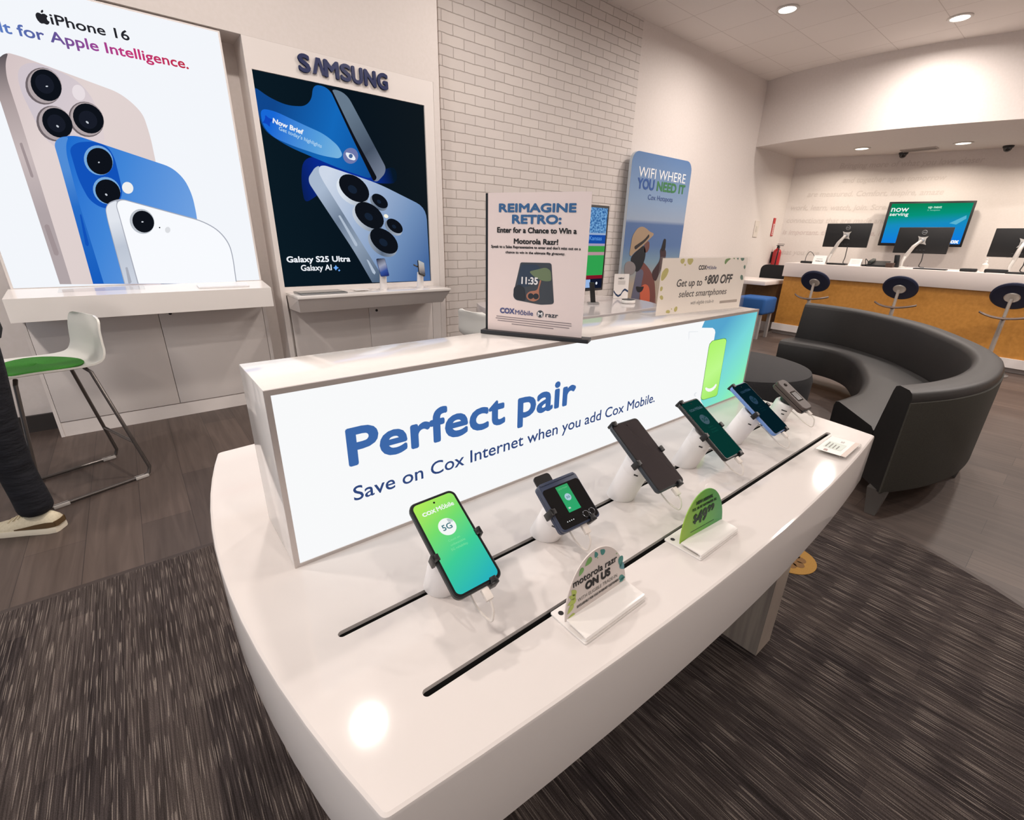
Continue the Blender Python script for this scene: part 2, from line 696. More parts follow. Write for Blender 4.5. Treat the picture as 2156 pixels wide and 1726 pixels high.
FAINT = mat('faint_wall_print', (207, 199, 194), rough=.75)
FAINT2 = mat('faint_wall_print_rose', (207, 195, 191), rough=.75)
lines = [('Bringing more of what you love closer', .75, 2.52, .105, FAINT), ('and together again tomorrow', .85, 2.29, .10, FAINT),
         ('are measured. Comfort, inspire, amaze', .35, 2.07, .105, FAINT), ('work, learn, watch, join. Screen, screen, stream and', .12, 1.845, .105, FAINT),
         ('connections that are made and all we treasure', .10, 1.625, .105, FAINT), ('is important. the seeds of love, learn', .08, 1.42, .10, FAINT2),
         ('what you love', .05, 1.06, .105, FAINT), ('Bringing us closer', 1.35, .84, .125, FAINT2), ('Bringing', 3.45, 2.36, .14, FAINT), ('treasure', 3.55, 1.62, .12, FAINT2),
         ('learn', 3.5, 1.40, .10, FAINT), ('connect', 3.3, 1.12, .11, FAINT)]
for tx_, a_, z_, cap_, m_ in lines:
    wb.text(tx_, a_, z_, m_, WORLD, cap=cap_ * .8, shear=.18, bold=.03, fn=onwall)
struct(wb, 'wall_back', smooth=False, recalc=False, label='curved wall with faint printed words')
# bulkhead over the counter area, soffit
HC = spline([(8.33, 4.12, 0), (8.2, 3.55, 0), (8.19, 3.0, 0), (8.26, 2.45, 0), (8.37, 1.95, 0), (8.66, 1.15, 0), (9.05, .3, 0), (9.45, -.7, 0), (9.7, -2, 0), (9.8, -4.2, 0)], 6)
hd = MB()
n2 = len(HC)
vs = [(p.x, p.y, 2.7) for p in HC] + [(p.x, p.y, 3.6) for p in HC] + [(p.x + .1, p.y, 2.7) for p in HC] + [(p.x + .1, p.y, 3.6) for p in HC]
fs = []
for i in range(n2 - 1):
    fs += [(i, i + 1, n2 + i + 1, n2 + i), (2 * n2 + i + 1, 2 * n2 + i, 3 * n2 + i, 3 * n2 + i + 1), (i + 1, i, 2 * n2 + i, 2 * n2 + i + 1)]
hd.add(vs, fs, WALL)
struct(hd, 'wall_bulkhead')
sf = MB()
poly = [(p.x + .02, p.y) for p in HC] + [(11.4, -4.2), (11.4, 4.12)]
sf.prism(poly, 2.705, 2.8, WALL)
struct(sf, 'ceiling_soffit', smooth=False)
CEIL = bpy.data.materials.new('ceiling_tile')
CEIL.use_nodes = True
nt = CEIL.node_tree
b = nt.nodes['Principled BSDF']
b.inputs['Roughness'].default_value = .9
tc = nt.nodes.new('ShaderNodeTexCoord')
br = nt.nodes.new('ShaderNodeTexBrick')
br.offset = 0
br.inputs['Scale'].default_value = 1
br.inputs['Brick Width'].default_value = .61
br.inputs['Row Height'].default_value = .61
br.inputs['Mortar Size'].default_value = .004
br.inputs['Color1'].default_value = (*lin((236, 230, 225)), 1)
br.inputs['Color2'].default_value = (*lin((233, 227, 222)), 1)
br.inputs['Mortar'].default_value = (*lin((208, 200, 194)), 1)
nt.links.new(tc.outputs['Object'], br.inputs['Vector'])
nt.links.new(br.outputs['Color'], b.inputs['Base Color'])
ce = MB()
ce.box((-3.6, -4.2, 3.6), (11.4, 4.2, 3.7), CEIL)
struct(ce, 'ceiling', smooth=False)
wr = MB()
wr.box((-3.6, -4.3, 0), (11.4, -4.2, 3.6), WALL)
struct(wr, 'wall_right', smooth=False)
# shop front behind the camera: three tall panes
wf = MB()
wf.box((-3.75, -4.3, 2.75), (-3.6, 4.2, 3.6), WALL)
for y0, y1 in ((-4.3, -3.4), (-1.25, -1.05), (1.25, 1.45), (3.5, 4.2)):
    wf.box((-3.75, y0, 0), (-3.6, y1, 2.75), WALL)
struct(wf, 'wall_front', smooth=False)
for k, (y0, y1) in enumerate(((-3.4, -1.25), (-1.05, 1.25), (1.45, 3.5))):
    wn = MB()
    fm = mat('window_frame_metal', (70, 70, 72), rough=.4, metal=.6)
    for a_, b_ in (((y0, 0), (y1, .08)), ((y0, 2.67), (y1, 2.75)), ((y0, .08), (y0 + .06, 2.67)), ((y1 - .06, .08), (y1, 2.67))):
        wn.box((-3.72, a_[0], a_[1]), (-3.64, b_[0], b_[1]), fm)
    o = struct(wn, 'window_%d' % (k + 1), smooth=False)
    gl = MB()
    gl.box((-3.685, y0 + .06, .08), (-3.68, y1 - .06, 2.67), CLEAR)
    gl.build('glass', o, smooth=False)
# dark baseboard left of the display cabinet
bs = MB()
bs.box((-3.6, 4.06, 0), (-.55, 4.08, .11), mat('dark_baseboard', (52, 48, 47), rough=.5))
bs.box((.75, 4.06, 0), (.863, 4.08, .11), mat('dark_baseboard', (52, 48, 47)))
struct(bs, 'baseboard_left', smooth=False)


# ---------------------------------------------------------------- ceiling lamps
LENS = emi('lamp_lens', (255, 250, 242), 14.0)
LENS2 = emi('lamp_lens_soft', (255, 244, 228), 5.0)
RIM = mat('lamp_rim', (215, 210, 204), rough=.4)


def downlight(x, y, z, r, label, e=LAMP_W, lens=LENS, group=None, col=LAMP_COL, spread=172):
    t = thing('ceiling_downlight', label, 'ceiling light', (x, y, z), group)
    F = frame((x, y, z), (1, 0, 0), (0, -1, 0), (0, 0, -1))
    m = MB()
    m.lathe([(r * .86, .0), (r * 1.16, .0), (r * 1.2, .006), (r * 1.12, .012), (r * .9, .012), (r * .86, .004)], RIM, F)
    m.build('trim_ring', t)
    m = MB()
    m.lathe([(r * .88, -.002), (r * .88, .007)], lens, F)
    m.build('lens', t)
    disc_lamp('lamp', (x, y, z - .03), e, r * 1.8, t, col, spread)
    return t


downlight(6.07, 2.91, 3.6, .095, 'round recessed ceiling lamp over the waiting area, nearer the brick wall', LAMP_W * 1.5)
downlight(7.64, 1.76, 3.6, .095, 'round recessed ceiling lamp nearest the curved bulkhead', LAMP_W * 1.7)
GR = 'ceiling lamps over the sales floor'  # unseen lamps: first matches the tabletop highlight, the rest are added for brightness
for x, y, e in ((.68, 2.39, 1.35), (2.7, 2.7, 1.35), (.75, .55, .2), (-1.4, 2.3, 1.5), (-1.5, 1.0, 1.7), (-1.2, -.2, .6), (3.0, .4, .5), (.6, -1.8, 1), (3.2, -1.9, 1), (5.6, -.9, 2.4), (6.6, .3, 2.2), (-2.4, -2.4, .8), (7.4, -1.6, 3.2), (5.2, 1.1, 1.0)):
    downlight(x, y, 3.6, .095, 'unseen ceiling lamp above the sales floor, one of a set mostly added for light', LAMP_W * e, group=GR)
downlight(9.56, 2.97, 2.705, .1, 'round warm downlight in the soffit left of the black dome camera', 20, LENS2, col=(1, .88, .75), spread=155)
downlight(10.05, 1.83, 2.705, .1, 'round warm downlight in the soffit over the wall television', 20, LENS2, col=(1, .88, .75), spread=155)
downlight(10.3, .5, 2.705, .1, 'round warm downlight in the soffit beyond the right edge of the photo', 20, LENS2, col=(1, .88, .75), spread=155)
for x, y, lab in ((10.42, 2.62, 'small black dome camera under the soffit between the two downlights'), (10.75, 1.42, 'small black dome camera under the soffit right of the wall television')):
    t = thing('dome_camera', lab, 'security camera', (x, y, 2.705))
    F = frame((x, y, 2.705), (1, 0, 0), (0, -1, 0), (0, 0, -1))
    m = MB(); m.lathe([(.062, 0), (.066, .01), (.058, .03)], BLACK, F); m.build('mount', t)
    m = MB(); m.lathe([(.05, .028), (.048, .05), (.036, .072), (.016, .083), (.001, .085)], GLOSSBLACK, F); m.build('dome', t)
vt = MB()
vt.box((10.1, 2.15, 2.69), (10.32, 2.6, 2.706), mat('vent_grey', (186, 178, 172), rough=.5))
for k in range(5):
    vt.box((10.115 + k * .042, 2.16, 2.688), (10.13 + k * .042, 2.59, 2.692), mat('vent_slot', (120, 112, 106)))
tag(vt.build('ceiling_vent', smooth=False), 'grey slotted air vent in the soffit between the downlights', 'vent')

# ---------------------------------------------------------------- the white display table
def table_outline(cx, hx, fy, by, bulge_f=.04, bulge_e=.062, n=14):
    """bow-sided rectangle: two long arcs and two end arcs, corners eased"""
    my = (fy + by) / 2
    hy = (by - fy) / 2
    pts = []
    for k in range(n + 1):
        t = -1 + 2 * k / n
        pts.append((cx + hx * t, fy + bulge_f * t * t))
    for k in range(1, n):
        t = -1 + 2 * k / n
        pts.append((cx + hx + bulge_e * (1 - t * t), my + (hy - bulge_f) * t))
    for k in range(n + 1):
        t = 1 - 2 * k / n
        pts.append((cx + hx * t, by - bulge_f * t * t))
    for k in range(1, n):
        t = 1 - 2 * k / n
        pts.append((cx - hx - bulge_e * (1 - t * t), my + (hy - bulge_f) * t))
    P = [V((*p, 0)) for p in pts]
    out = []
    m = len(P)
    for i, p in enumerate(P):
        a, c = P[i - 1], P[(i + 1) % m]
        d1, d2 = (p - a).normalized(), (c - p).normalized()
        if d1.angle(d2) > .6:
            q1, q2 = p - d1 * .008, p + d2 * .008
            for k in range(6):
                t = k / 5
                out.append(((q1 * (1 - t) ** 2 + p * 2 * t * (1 - t) + q2 * t * t).x, (q1 * (1 - t) ** 2 + p * 2 * t * (1 - t) + q2 * t * t).y))
        else:
            out.append((p.x, p.y))
    return out


def inset(out, d):
    P = [V((*p, 0)) for p in out]
    m = len(P)
    r = []
    for i, p in enumerate(P):
        t = (P[(i + 1) % m] - P[i - 1]).normalized()
        nrm = V((-t.y, t.x, 0))
        r.append((p.x + nrm.x * d, p.y + nrm.y * d))
    return r


def slab(out, slots, z0, z1, m, slot_depth=.03, dark=None, ease=.005):
    mb = MB()
    rings = []
    for d, z in ((ease, z0), (0, z0 + ease), (0, z1 - ease), (ease * .3, z1 - ease * .3), (ease, z1)):
        rings.append([(x, y, z) for x, y in inset(out, d)])
    mb.loft(rings, m, caps=False)
    mb.add(rings[0], [tuple(range(len(out)))[::-1]], m)
    bm = bmesh.new()
    loops = [rings[-1]] + [[(x, y, z1) for x, y in s] for s in slots]
    es = []
    for lp in loops:
        vv = [bm.verts.new(p) for p in lp]
        es += [bm.edges.new((vv[i], vv[(i + 1) % len(vv)])) for i in range(len(vv))]
    bmesh.ops.triangle_fill(bm, use_beauty=True, use_dissolve=False, edges=es)
    mb.bm(bm, m)
    for s in slots:
        mb.loft([[(x, y, z1) for x, y in s], [(x, y, z1 - .0062) for x, y in s]], m, caps=False)
        mb.loft([[(x, y, z1 - .0062) for x, y in s], [(x, y, z1 - slot_depth) for x, y in s]], dark or m, caps=False)
        if dark:
            mb.add([(x, y, z1 - slot_depth) for x, y in s], [tuple(range(len(s)))], dark)
    return mb


TOP = mat('table_white_solid', (214, 208, 204), rough=.065, coat=0, spec=.36)
TZ = .75
tb = thing('display_table', 'large white bow-sided display table with two long slots, in the foreground', 'table', (.81, .74, 0))
out = table_outline(.81, .733, .232, 1.248, .034)
sl = [rr(1.385, .0115, .0057, 5, (.117 + 1.502) / 2, .4975), rr(1.292, .0115, .0057, 5, (.165 + 1.457) / 2, .3535)]
slab(out, sl, TZ - .143, TZ, TOP, dark=mat('slot_black', (14, 13, 13), rough=.9)).build('tabletop', tb, angle=30)
LEGW = noisy('pale_wood_laminate', (150, 138, 128), (178, 166, 152), (3, 60, 3), rough=.5)
for x0 in (1.3175, .165):
    m = MB()
    m.box((x0, .342, .006), (x0 + .1, 1.138, TZ - .142), LEGW)
    m.build('leg', tb, smooth=False)

# the light box standing on the table
lb = thing('light_box', 'long white light box reading Perfect pair, standing on the display table', 'light box', (.85, .755, TZ))
m = MB()
m.box((.109, .672, TZ), (1.588, .842, 1.0475), WHITE_GLOSS, bev=.002)
m.build('housing', lb)
m = MB()
for a, c in (((.109, TZ), (1.588, TZ + .006)), ((.109, 1.0395), (1.588, 1.0475)), ((.109, TZ + .006), (.117, 1.0395)), ((1.580, TZ + .006), (1.588, 1.0395))):
    m.box((a[0], .6685, a[1]), (c[0], .6725, c[1]), mat('brushed_trim', (200, 192, 188), rough=.3, metal=.4))
m.build('edge_trim', lb, smooth=False)
F = front(.67)
m = MB()
m.flat([(.116, TZ + .005), (1.581, TZ + .005), (1.581, 1.041), (.116, 1.041)], LITWHITE, F)
g = [(1.2532,1.0455),(1.5757,1.0463),(1.6039,.7549),(1.342,.7565),(1.3102,.7858),(1.3036,.9639),(1.3255,.9753),(1.3251,.9985),(1.3189,1.0072),(1.3043,1.014),(1.2424,1.0206)]
g[0] = (g[0][0], 1.0405); g[1] = (1.5808, 1.0405); g[2] = (1.5808, TZ + .0055); g[3] = (g[3][0], TZ + .0055)
m.flat(g, grad('lightbox_teal', (1.40, .67, 1.04), (1.60, .67, .80), [(0, (86, 164, 204)), (.4, (120, 214, 218)), (.75, (132, 232, 200)), (1, (150, 240, 170))]), F, .0005)
ph = [(1.3135,.9739),(1.3242,.9749),(1.3866,.9741),(1.4,.9702),(1.4048,.9635),(1.4114,.7875),(1.4062,.7827),(1.3978,.7818),(1.3237,.7848),(1.3118,.7893),(1.3063,.7968),(1.3004,.955),(1.3018,.9664)]
m.flat(ph, emi('print_dark_green', (70, 130, 60)), F, .0009)
cxp = sum(p[0] for p in ph) / len(ph); czp = sum(p[1] for p in ph) / len(ph)
m.flat([(cxp + (x - cxp) * .965, czp + (z - czp) * .985) for x, z in ph], grad('print_lime', (1.40, .67, 1.0), (1.47, .67, .80), [(0, (176, 244, 110)), (.5, (190, 250, 140)), (1, (160, 232, 96))]), F, .0012)
sm = [(1.3232,.8221),(1.3321,.8143),(1.3471,.8079),(1.3633,.8058),(1.3781,.8081),(1.3886,.8139),(1.3935,.8218),(1.3901,.8261),(1.3842,.8266),(1.3767,.8208),(1.3664,.8176),(1.3533,.8175),(1.3402,.8204),(1.3304,.8253),(1.3237,.826)]
m.flat(sm, LITWHITE, F, .0015)
m.flat([(1.1754,1.0166),(1.2246,1.0119),(1.2259,1.0104),(1.1791,1.0145),(1.1829,.9985),(1.1823,.9899)], emi('print_pale_grey', (226, 230, 234)), F, .0006)
m.flat([(1.2618,.8169),(1.2702,.8207),(1.2798,.8179),(1.2715,.8165),(1.2689,.8106),(1.2784,.8082),(1.2745,.8065),(1.2649,.8094)], emi('print_pale_grey', (226, 230, 234)), F, .0006)
BLUE = emi('print_blue', (62, 104, 168))
x_, z_, w_, c_, a_ = (0.2144,0.9015,0.5168,0.0609,-0.0148)
m.text('Perfect pair', x_, z_, BLUE, F, width=w_, cap=c_, c=.0006, bold=.045)
x_, z_, w_, c_, a_ = (0.2137,0.8352,0.8407,0.0258,-0.0025)
m.text('Save on Cox Internet when you add Cox Mobile.', x_, z_, emi('print_navy', (50, 72, 124)), F, width=w_, cap=c_, c=.0006, bold=.012)
m.build('backlit_face', lb, smooth=False, recalc=False)


# ---------------------------------------------------------------- phones on their security stands
def pose(C, th, yw, rl):
    th, yw, rl = map(math.radians, (th, yw, rl))
    n_ = V((0, -math.sin(th), math.cos(th))); u_ = V((0, math.cos(th), math.sin(th))); r_ = V((1, 0, 0))
    R = Matrix.Rotation(yw, 3, 'Z')
    n_, u_, r_ = R @ n_, R @ u_, R @ r_
    return frame(C, math.cos(rl) * r_ + math.sin(rl) * u_, -math.sin(rl) * r_ + math.cos(rl) * u_, n_)


STANDW = mat('stand_white', (234, 230, 228), rough=.35)
CABLE = mat('cable_white', (222, 214, 206), rough=.5)
CLIP = mat('clip_black', (18, 18, 20), rough=.35)


def stand(xb, F, wd, ht, thick, label, hooks=('left', 'right', 'bottom'), tab=False, usb=False, loop=1.0):
    base = V((xb, .4975, TZ))
    t = thing('phone_stand', label, 'phone stand', base, None)
    C = F[0] - F[3] * (thick + .012)
    ax = (C - base).normalized()
    L = (C - base).length
    r = .0272
    s1 = ax.orthogonal().normalized()
    A = frame(base, s1, ax.cross(s1), ax)
    m = MB()
    seg = 36
    rings = []
    ring0 = []
    for k in range(seg):              # foot cut level with the table
        d = (A[1] * math.cos(2 * PI * k / seg) + A[2] * math.sin(2 * PI * k / seg)) * r
        q = base + d
        q = q - ax * ((q.z - TZ - .0004) / ax.z)
        ring0.append(q)
    rings.append(ring0)
    for h, rr_ in ((L - .030, r), (L - .0285, r * .985), (L - .027, r), (L - .008, r), (L - .004, r * .96), (L, r * .85)):
        rings.append([base + ax * h + (A[1] * math.cos(2 * PI * k / seg) + A[2] * math.sin(2 * PI * k / seg)) * rr_ for k in range(seg)])
    m.loft(rings, STANDW)
    post = m.build('post', t)
    m = MB()
    side = (-V((1, 0, 0)) - ax * (-V((1, 0, 0))).dot(ax)).normalized()
    fr = (V((0, -1, 0)) - ax * V((0, -1, 0)).dot(ax)).normalized()
    spots = [(side * .80 + fr * .6, .022)] if not usb else [(side * .9 + fr * .43, .018), (side * .75 + fr * .66, .018), (side * .8 + fr * .6, .030)]
    for d, h in spots:
        d = d.normalized()
        p = base + ax * (L - h) + d * r
        m.box((-.0015, -.004, -.001), (.0015, .004, .0006), CLIP, frame(p, ax, ax.cross(d), d))
    m.build('port', t, smooth=False)
    m = MB()
    m.lathe([(.019, -.013), (.019, -.004), (.024, -.004), (.024, 0)], CLIP, frame(F[0] - F[3] * thick, F[1], F[2], F[3]))
    m.build('mount_plate', t)
    G = frame(F[0] - F[3] * (thick + .001), F[1], F[2], F[3])
    pos = {'left': (-wd / 2, -.085 * ht), 'right': (wd / 2, -.02 * ht), 'bottom': (.27 * wd, -ht / 2), 'top': (-.36 * wd, ht / 2)}
    for hk in hooks:
        a, c = pos[hk]
        m = MB()
        d = V((a, c, 0)).normalized()
        pr = V((-d.y, d.x, 0))
        ln = V((a, c, 0)).length
        B = frame(at(G, 0, 0), F[1] * d.x + F[2] * d.y, F[1] * pr.x + F[2] * pr.y, F[3])
        m.box((.008, -.0045, -.003), (ln, .0045, 0), CLIP, B)
        ox, oy = {'left': (-1, 0), 'right': (1, 0), 'bottom': (0, -1), 'top': (0, 1)}[hk]
        hw = .006
        E = frame(at(G, a, c), F[1] * ox + F[2] * oy, F[1] * -oy + F[2] * ox, F[3])
        m.box((-.001, -hw, -.004), (.0045, hw, thick + .0055), CLIP, E, bev=.0012)
        m.box((-.006, -hw * .8, thick + .002), (.004, hw * .8, thick + .0055), CLIP, E, bev=.001)
        m.build('clip', t)
    if tab:
        m = MB()
        m.prism(rr(.034, .05, .006, 4, -.16 * wd, ht / 2 - .004), -.004, -.001, CLIP, frame(F[0] - F[3] * thick, F[1], F[2], F[3]))
        m.build('clip', t)
    # charging plug and lead
    P0 = at(F, .07 * wd, -ht / 2 - .0015, -thick / 2)
    m = MB()
    lp = .012 + .012 * loop
    cpts = [at(F, .07 * wd, -ht / 2 - .0155, -thick / 2), at(F, .05 * wd, -ht / 2 - .015 - lp * .6, -thick / 2 - .004), at(F, -.02 * wd, -ht / 2 - .014 - lp, -thick - .010), at(F, -.09 * wd, -ht / 2 - .008 - lp * .4, -thick - .016), at(F, -.08 * wd, -ht / 2 + .010, -thick - .018), at(F, -.04 * wd, -ht * .30, -thick - .020), at(F, -.004, -.024, -thick - .024)]
    m.tube(spline(cpts, 8), .0016, CABLE, 8)
    cb = m.build('charging_cable', t)
    m = MB()
    m.box((-.0055, -.016, -.0033), (.0055, 0, .0033), CABLE, frame(P0, F[1], F[2], F[3]), bev=.001)
    m.build('plug', cb)
    return t


def handset(F, wd, ht, thick, label, body, scr, art=None, rad=.009, bez=.0035, cam=True, name='smartphone', case=None):
    t = thing(name, label, 'phone', F[0], None)
    m = MB()
    prof = []
    for d, c in ((.0015, -thick), (.0004, -thick + .0012), (0, -thick * .6), (0, -.0015), (.0010, -.0003), (.0022, 0)):
        prof.append([(x, y, c) for x, y in rr(wd - 2 * d, ht - 2 * d, max(.002, rad - d), 6)])
    m.loft(prof, body, F)
    m.build('body', t)
    m = MB()
    m.flat(rr(wd - .0034, ht - .0034, rad - .0018, 6), mat('bezel_black', (9, 10, 12), rough=.35, spec=.3), F, .0002)
    m.flat(rr(wd - 2 * bez, ht - 2 * bez, max(.002, rad - bez * .7), 6), scr, F, .0005)
    if art:
        art(m, F)
    m.build('screen', t, smooth=False, recalc=False, origin=F[0])
    if cam:
        m = MB()
        m.lathe([(.0016, .0006), (.0014, .0011), (.0001, .0011)], GLOSSBLACK, frame(at(F, 0, ht / 2 - .0105), F[1], F[2], F[3]), 14)
        m.build('camera', t)
    m = MB()
    m.box((wd / 2 - .0005, .012, -thick * .7), (wd / 2 + .0006, .024, -thick * .35), body, F)
    m.build('side_button', t, smooth=False)
    return t


SW = emi('screen_white', (245, 248, 246))
STEAL = emi('screen_teal_ink', (70, 120, 132))


def screen_dir(F, a, b):
    return F[1] * a + F[2] * b


def cox_art(scale=1.0, white=SW, ink=STEAL, faint=None):
    def art(m, F):
        s = scale
        m.text('COX', -.0235 * s, .0475 * s, white, F, width=.0195 * s, cap=.0052 * s, c=.001, bold=.085)
        m.text('M\u014dbile', -.0015 * s, .0475 * s, white, F, width=.0265 * s, cap=.0066 * s, c=.001, bold=.035)
        m.flat(circ(.0128 * s, 32, 0, .0215 * s), white, F, .001)
        m.text('5G', -.0078 * s, .0172 * s, ink, F, width=.0142 * s, cap=.0082 * s, c=.0013, bold=.035)
        for k in range(3):
            r = (.0022 + .0019 * k) * s
            pts = [V((at(F, .0042 * s + r * math.cos(math.radians(q)), .0252 * s + r * math.sin(math.radians(q)), .0014))) for q in range(0, 91, 15)]
            m.tube(pts, .00035 * s, ink, 5)
        f = faint or white
        m.text('Count on', -.0085 * s, .0005 * s, f, F, width=.0175 * s, cap=.0031 * s, c=.001)
        m.text('unbeatable', -.0085 * s, -.0060 * s, f, F, width=.0225 * s, cap=.0031 * s, c=.001)
        m.text('5G reliability.', -.0110 * s, -.0125 * s, f, F, width=.026 * s, cap=.0033 * s, c=.001)
    return art


GREENSCR = grad('screen_lime_to_teal', (-.03, 0, .075), (.03, 0, -.075), [(0, (176, 236, 92)), (.3, (118, 222, 110)), (.6, (64, 205, 150)), (1, (40, 180, 186))])
# 1 bright green phone at the near end
F1 = pose((.2692, .4458, .8645), 30.6, -6.6, 5.4)
# ramp of the first screen follows the tilted glass
d0 = screen_dir(F1, -.026, .062); d1 = screen_dir(F1, .026, -.062)
G1 = grad('screen_green_one', d0, d1, [(0, (172, 234, 90)), (.3, (118, 222, 110)), (.62, (64, 205, 150)), (1, (40, 178, 188))])
stand(.275, F1, .0728, .145, .010, 'white cylindrical stand clamping the lit green phone nearest the camera')
handset(F1, .0728, .145, .010, 'smartphone in a black case with a lit green and teal screen', mat('case_black', (30, 36, 36), rough=.5), G1, cox_art(1.0, faint=emi('screen_faint', (130, 226, 160))), rad=.0105, bez=.0045)
# 2 folded flip phone
F2 = pose((.4831, .4373, .8506), 37.4, -7.8, 4.5)
stand(.4913, F2, .0805, .082, .016, 'white stand holding the folded flip phone, black tab above the phone', hooks=('left', 'bottom'), tab=True)
t = thing('flip_phone', 'folded navy flip phone with a small green cover screen and two round cameras', 'phone', F2[0])
NAVY = mat('flip_navy', (44, 54, 78), rough=.35)
m = MB()
for c0, c1 in ((-.016, -.0085), (-.0078, 0)):
    m.loft([[(x, y, c) for x, y in rr(.0805 - 2 * d, .0855 - 2 * d, .007, 5)] for d, c in ((.001, c0), (0, c0 + .001), (0, c1 - .001), (.0012, c1))], NAVY, F2)
m.build('body', t)
m = MB(); m.box((-.037, .0372, -.0158), (.037, .0425, .0012), NAVY, F2, bev=.002); m.build('hinge', t)
m = MB()
m.flat(rr(.077, .0705, .006, 5, 0, -.0045), GLOSSBLACK, F2, .0004)
d0 = screen_dir(F2, -.01, .03); d1 = screen_dir(F2, .012, -.02)
m.flat(rr(.0255, .046, .0008, 2, .0005, .0050), grad('screen_green_two', d0, d1, [(0, (56, 158, 96)), (1, (44, 168, 110))]), F2, .0008)
m.flat(circ(.0062, 24, .0008, .0062), emi('screen_pale_blue', (170, 200, 214)), F2, .0011)
m.text('5G', -.0028, .0042, STEAL, F2, width=.0068, cap=.0036, c=.0014, bold=.03)
m.text('COX Mobile', -.0095, .0215, emi('screen_pale_green', (120, 196, 140)), F2, width=.019, cap=.0026, c=.0011)
m.text('5G', -.0095, -.0125, SW, F2, width=.0040, cap=.0024, c=.0011, bold=.05)
for k in range(4):
    m.flat(circ(.0009, 8, -.024 + .0042 * k, -.030), SW, F2, .0011)
m.build('cover_screen', t, smooth=False, recalc=False, origin=F2[0])
for a in (.0145, .0275):
    m = MB()
    L_ = frame(at(F2, a, -.0305), F2[1], F2[2], F2[3])
    m.lathe([(.0060, 0), (.0060, .0016), (.0052, .002)], mat('lens_rim', (120, 124, 130), rough=.25, metal=1), L_, 24)
    m.lathe([(.0050, .0016), (.0050, .0022), (.0001, .0024)], GLOSSBLACK, L_, 24)
    m.build('camera', t)
# 3 switched-off phone
F3 = pose((.7024, .446, .8697), 34.3, -3.1, .7)
stand(.705, F3, .0788, .1547, .009, 'white stand under the switched-off grey phone in the middle of the row', hooks=('left', 'right', 'bottom', 'top'))
handset(F3, .0788, .1547, .009, 'switched-off smartphone with a dark grey blank screen', mat('body_slate', (44, 52, 60), rough=.4), mat('screen_off', (52, 47, 49), rough=.08, spec=.8), rad=.008)
# 4 dim green phone
DIM = emi('screen_dim_white', (64, 88, 98)); DIMI = emi('screen_dim_ink', (24, 66, 66))
F4 = pose((.945, .4482, .8613), 34.2, -.6, -.4)
stand(.9455, F4, .0753, .1591, .009, 'white stand under the black phone with the dim green screen', hooks=('left', 'right', 'bottom', 'top'))
handset(F4, .0753, .1591, .009, 'black smartphone with a dimmed dark green 5G screen', mat('body_black', (20, 21, 22), rough=.35), emi('screen_dim_green', (8, 52, 47)), cox_art(1.05, DIM, DIMI, emi('screen_dim_faint', (16, 76, 66))), rad=.008, bez=.004)
m_ = None
# 5 blue-edged phone
F5 = pose((1.1701, .442, .8631), 35.1, .6, .4)
stand(1.1696, F5, .0792, .1551, .009, 'white stand under the blue-edged phone with the nearly dark screen', hooks=('left', 'right', 'bottom', 'top'))
handset(F5, .0792, .1551, .009, 'smartphone with a pale blue edge and nearly dark teal screen', mat('body_blue', (110, 146, 206), rough=.35), emi('screen_near_dark', (5, 28, 36)), cox_art(1.05, emi('screen_dimmer_white', (38, 62, 82)), emi('screen_dimmer_ink', (12, 44, 52)), emi('screen_dimmer_faint', (10, 44, 50))), rad=.009, bez=.003)
# 6 rugged folding phone at the far end
F6 = pose((1.4447, .4599, .8393), 32.3, -6.3, 1.3)
stand(1.4487, F6, .046, .110, .022, 'white stand with black ports under the small rugged phone, far end of the row', hooks=(), usb=True, loop=1.5)
t = thing('rugged_phone', 'small dark brown rugged folding phone with an outer display, last on the row of stands', 'phone', F6[0])
BR = mat('rugged_brown', (70, 58, 54), rough=.5)
m = MB()
for c0, c1, w_ in ((-.022, -.012, .050), (-.0115, 0, .048)):
    m.loft([[(x, y, c) for x, y in rr(w_ - 2 * d, .112 - 2 * d, .012, 5)] for d, c in ((.002, c0), (0, c0 + .002), (0, c1 - .002), (.002, c1))], BR, F6)
m.build('body', t)
m = MB()
m.flat(rr(.030, .036, .004, 4, 0, -.008), GLOSSBLACK, F6, .0004)
m.flat(rr(.024, .028, .001, 2, 0, -.008), mat('lcd_grey', (66, 66, 66), rough=.2), F6, .0008)
m.build('outer_display', t, smooth=False, recalc=False)
m = MB()
m.lathe([(.0055, 0), (.0055, .0012), (.0001, .0014)], GLOSSBLACK, frame(at(F6, 0, .036), F6[1], F6[2], F6[3]), 20)
m.build('camera', t)
m = MB(); m.box((-.019, -.0575, -.019), (.019, -.053, -.004), BLACK, F6, bev=.0015); m.build('hinge', t)


# ---------------------------------------------------------------- price signs on the near slot
def leaf(L, W, x, y, rot, n=14):
    o = []
    for k in range(n):
        a = 2 * PI * k / n
        px = L * (.5 - .5 * math.cos(a))
        py = W * math.sin(a) * math.sin(a / 2) ** 1.2
        c, s_ = math.cos(rot), math.sin(rot)
        o.append((x + px * c - py * s_, y + px * s_ + py * c))
    return o


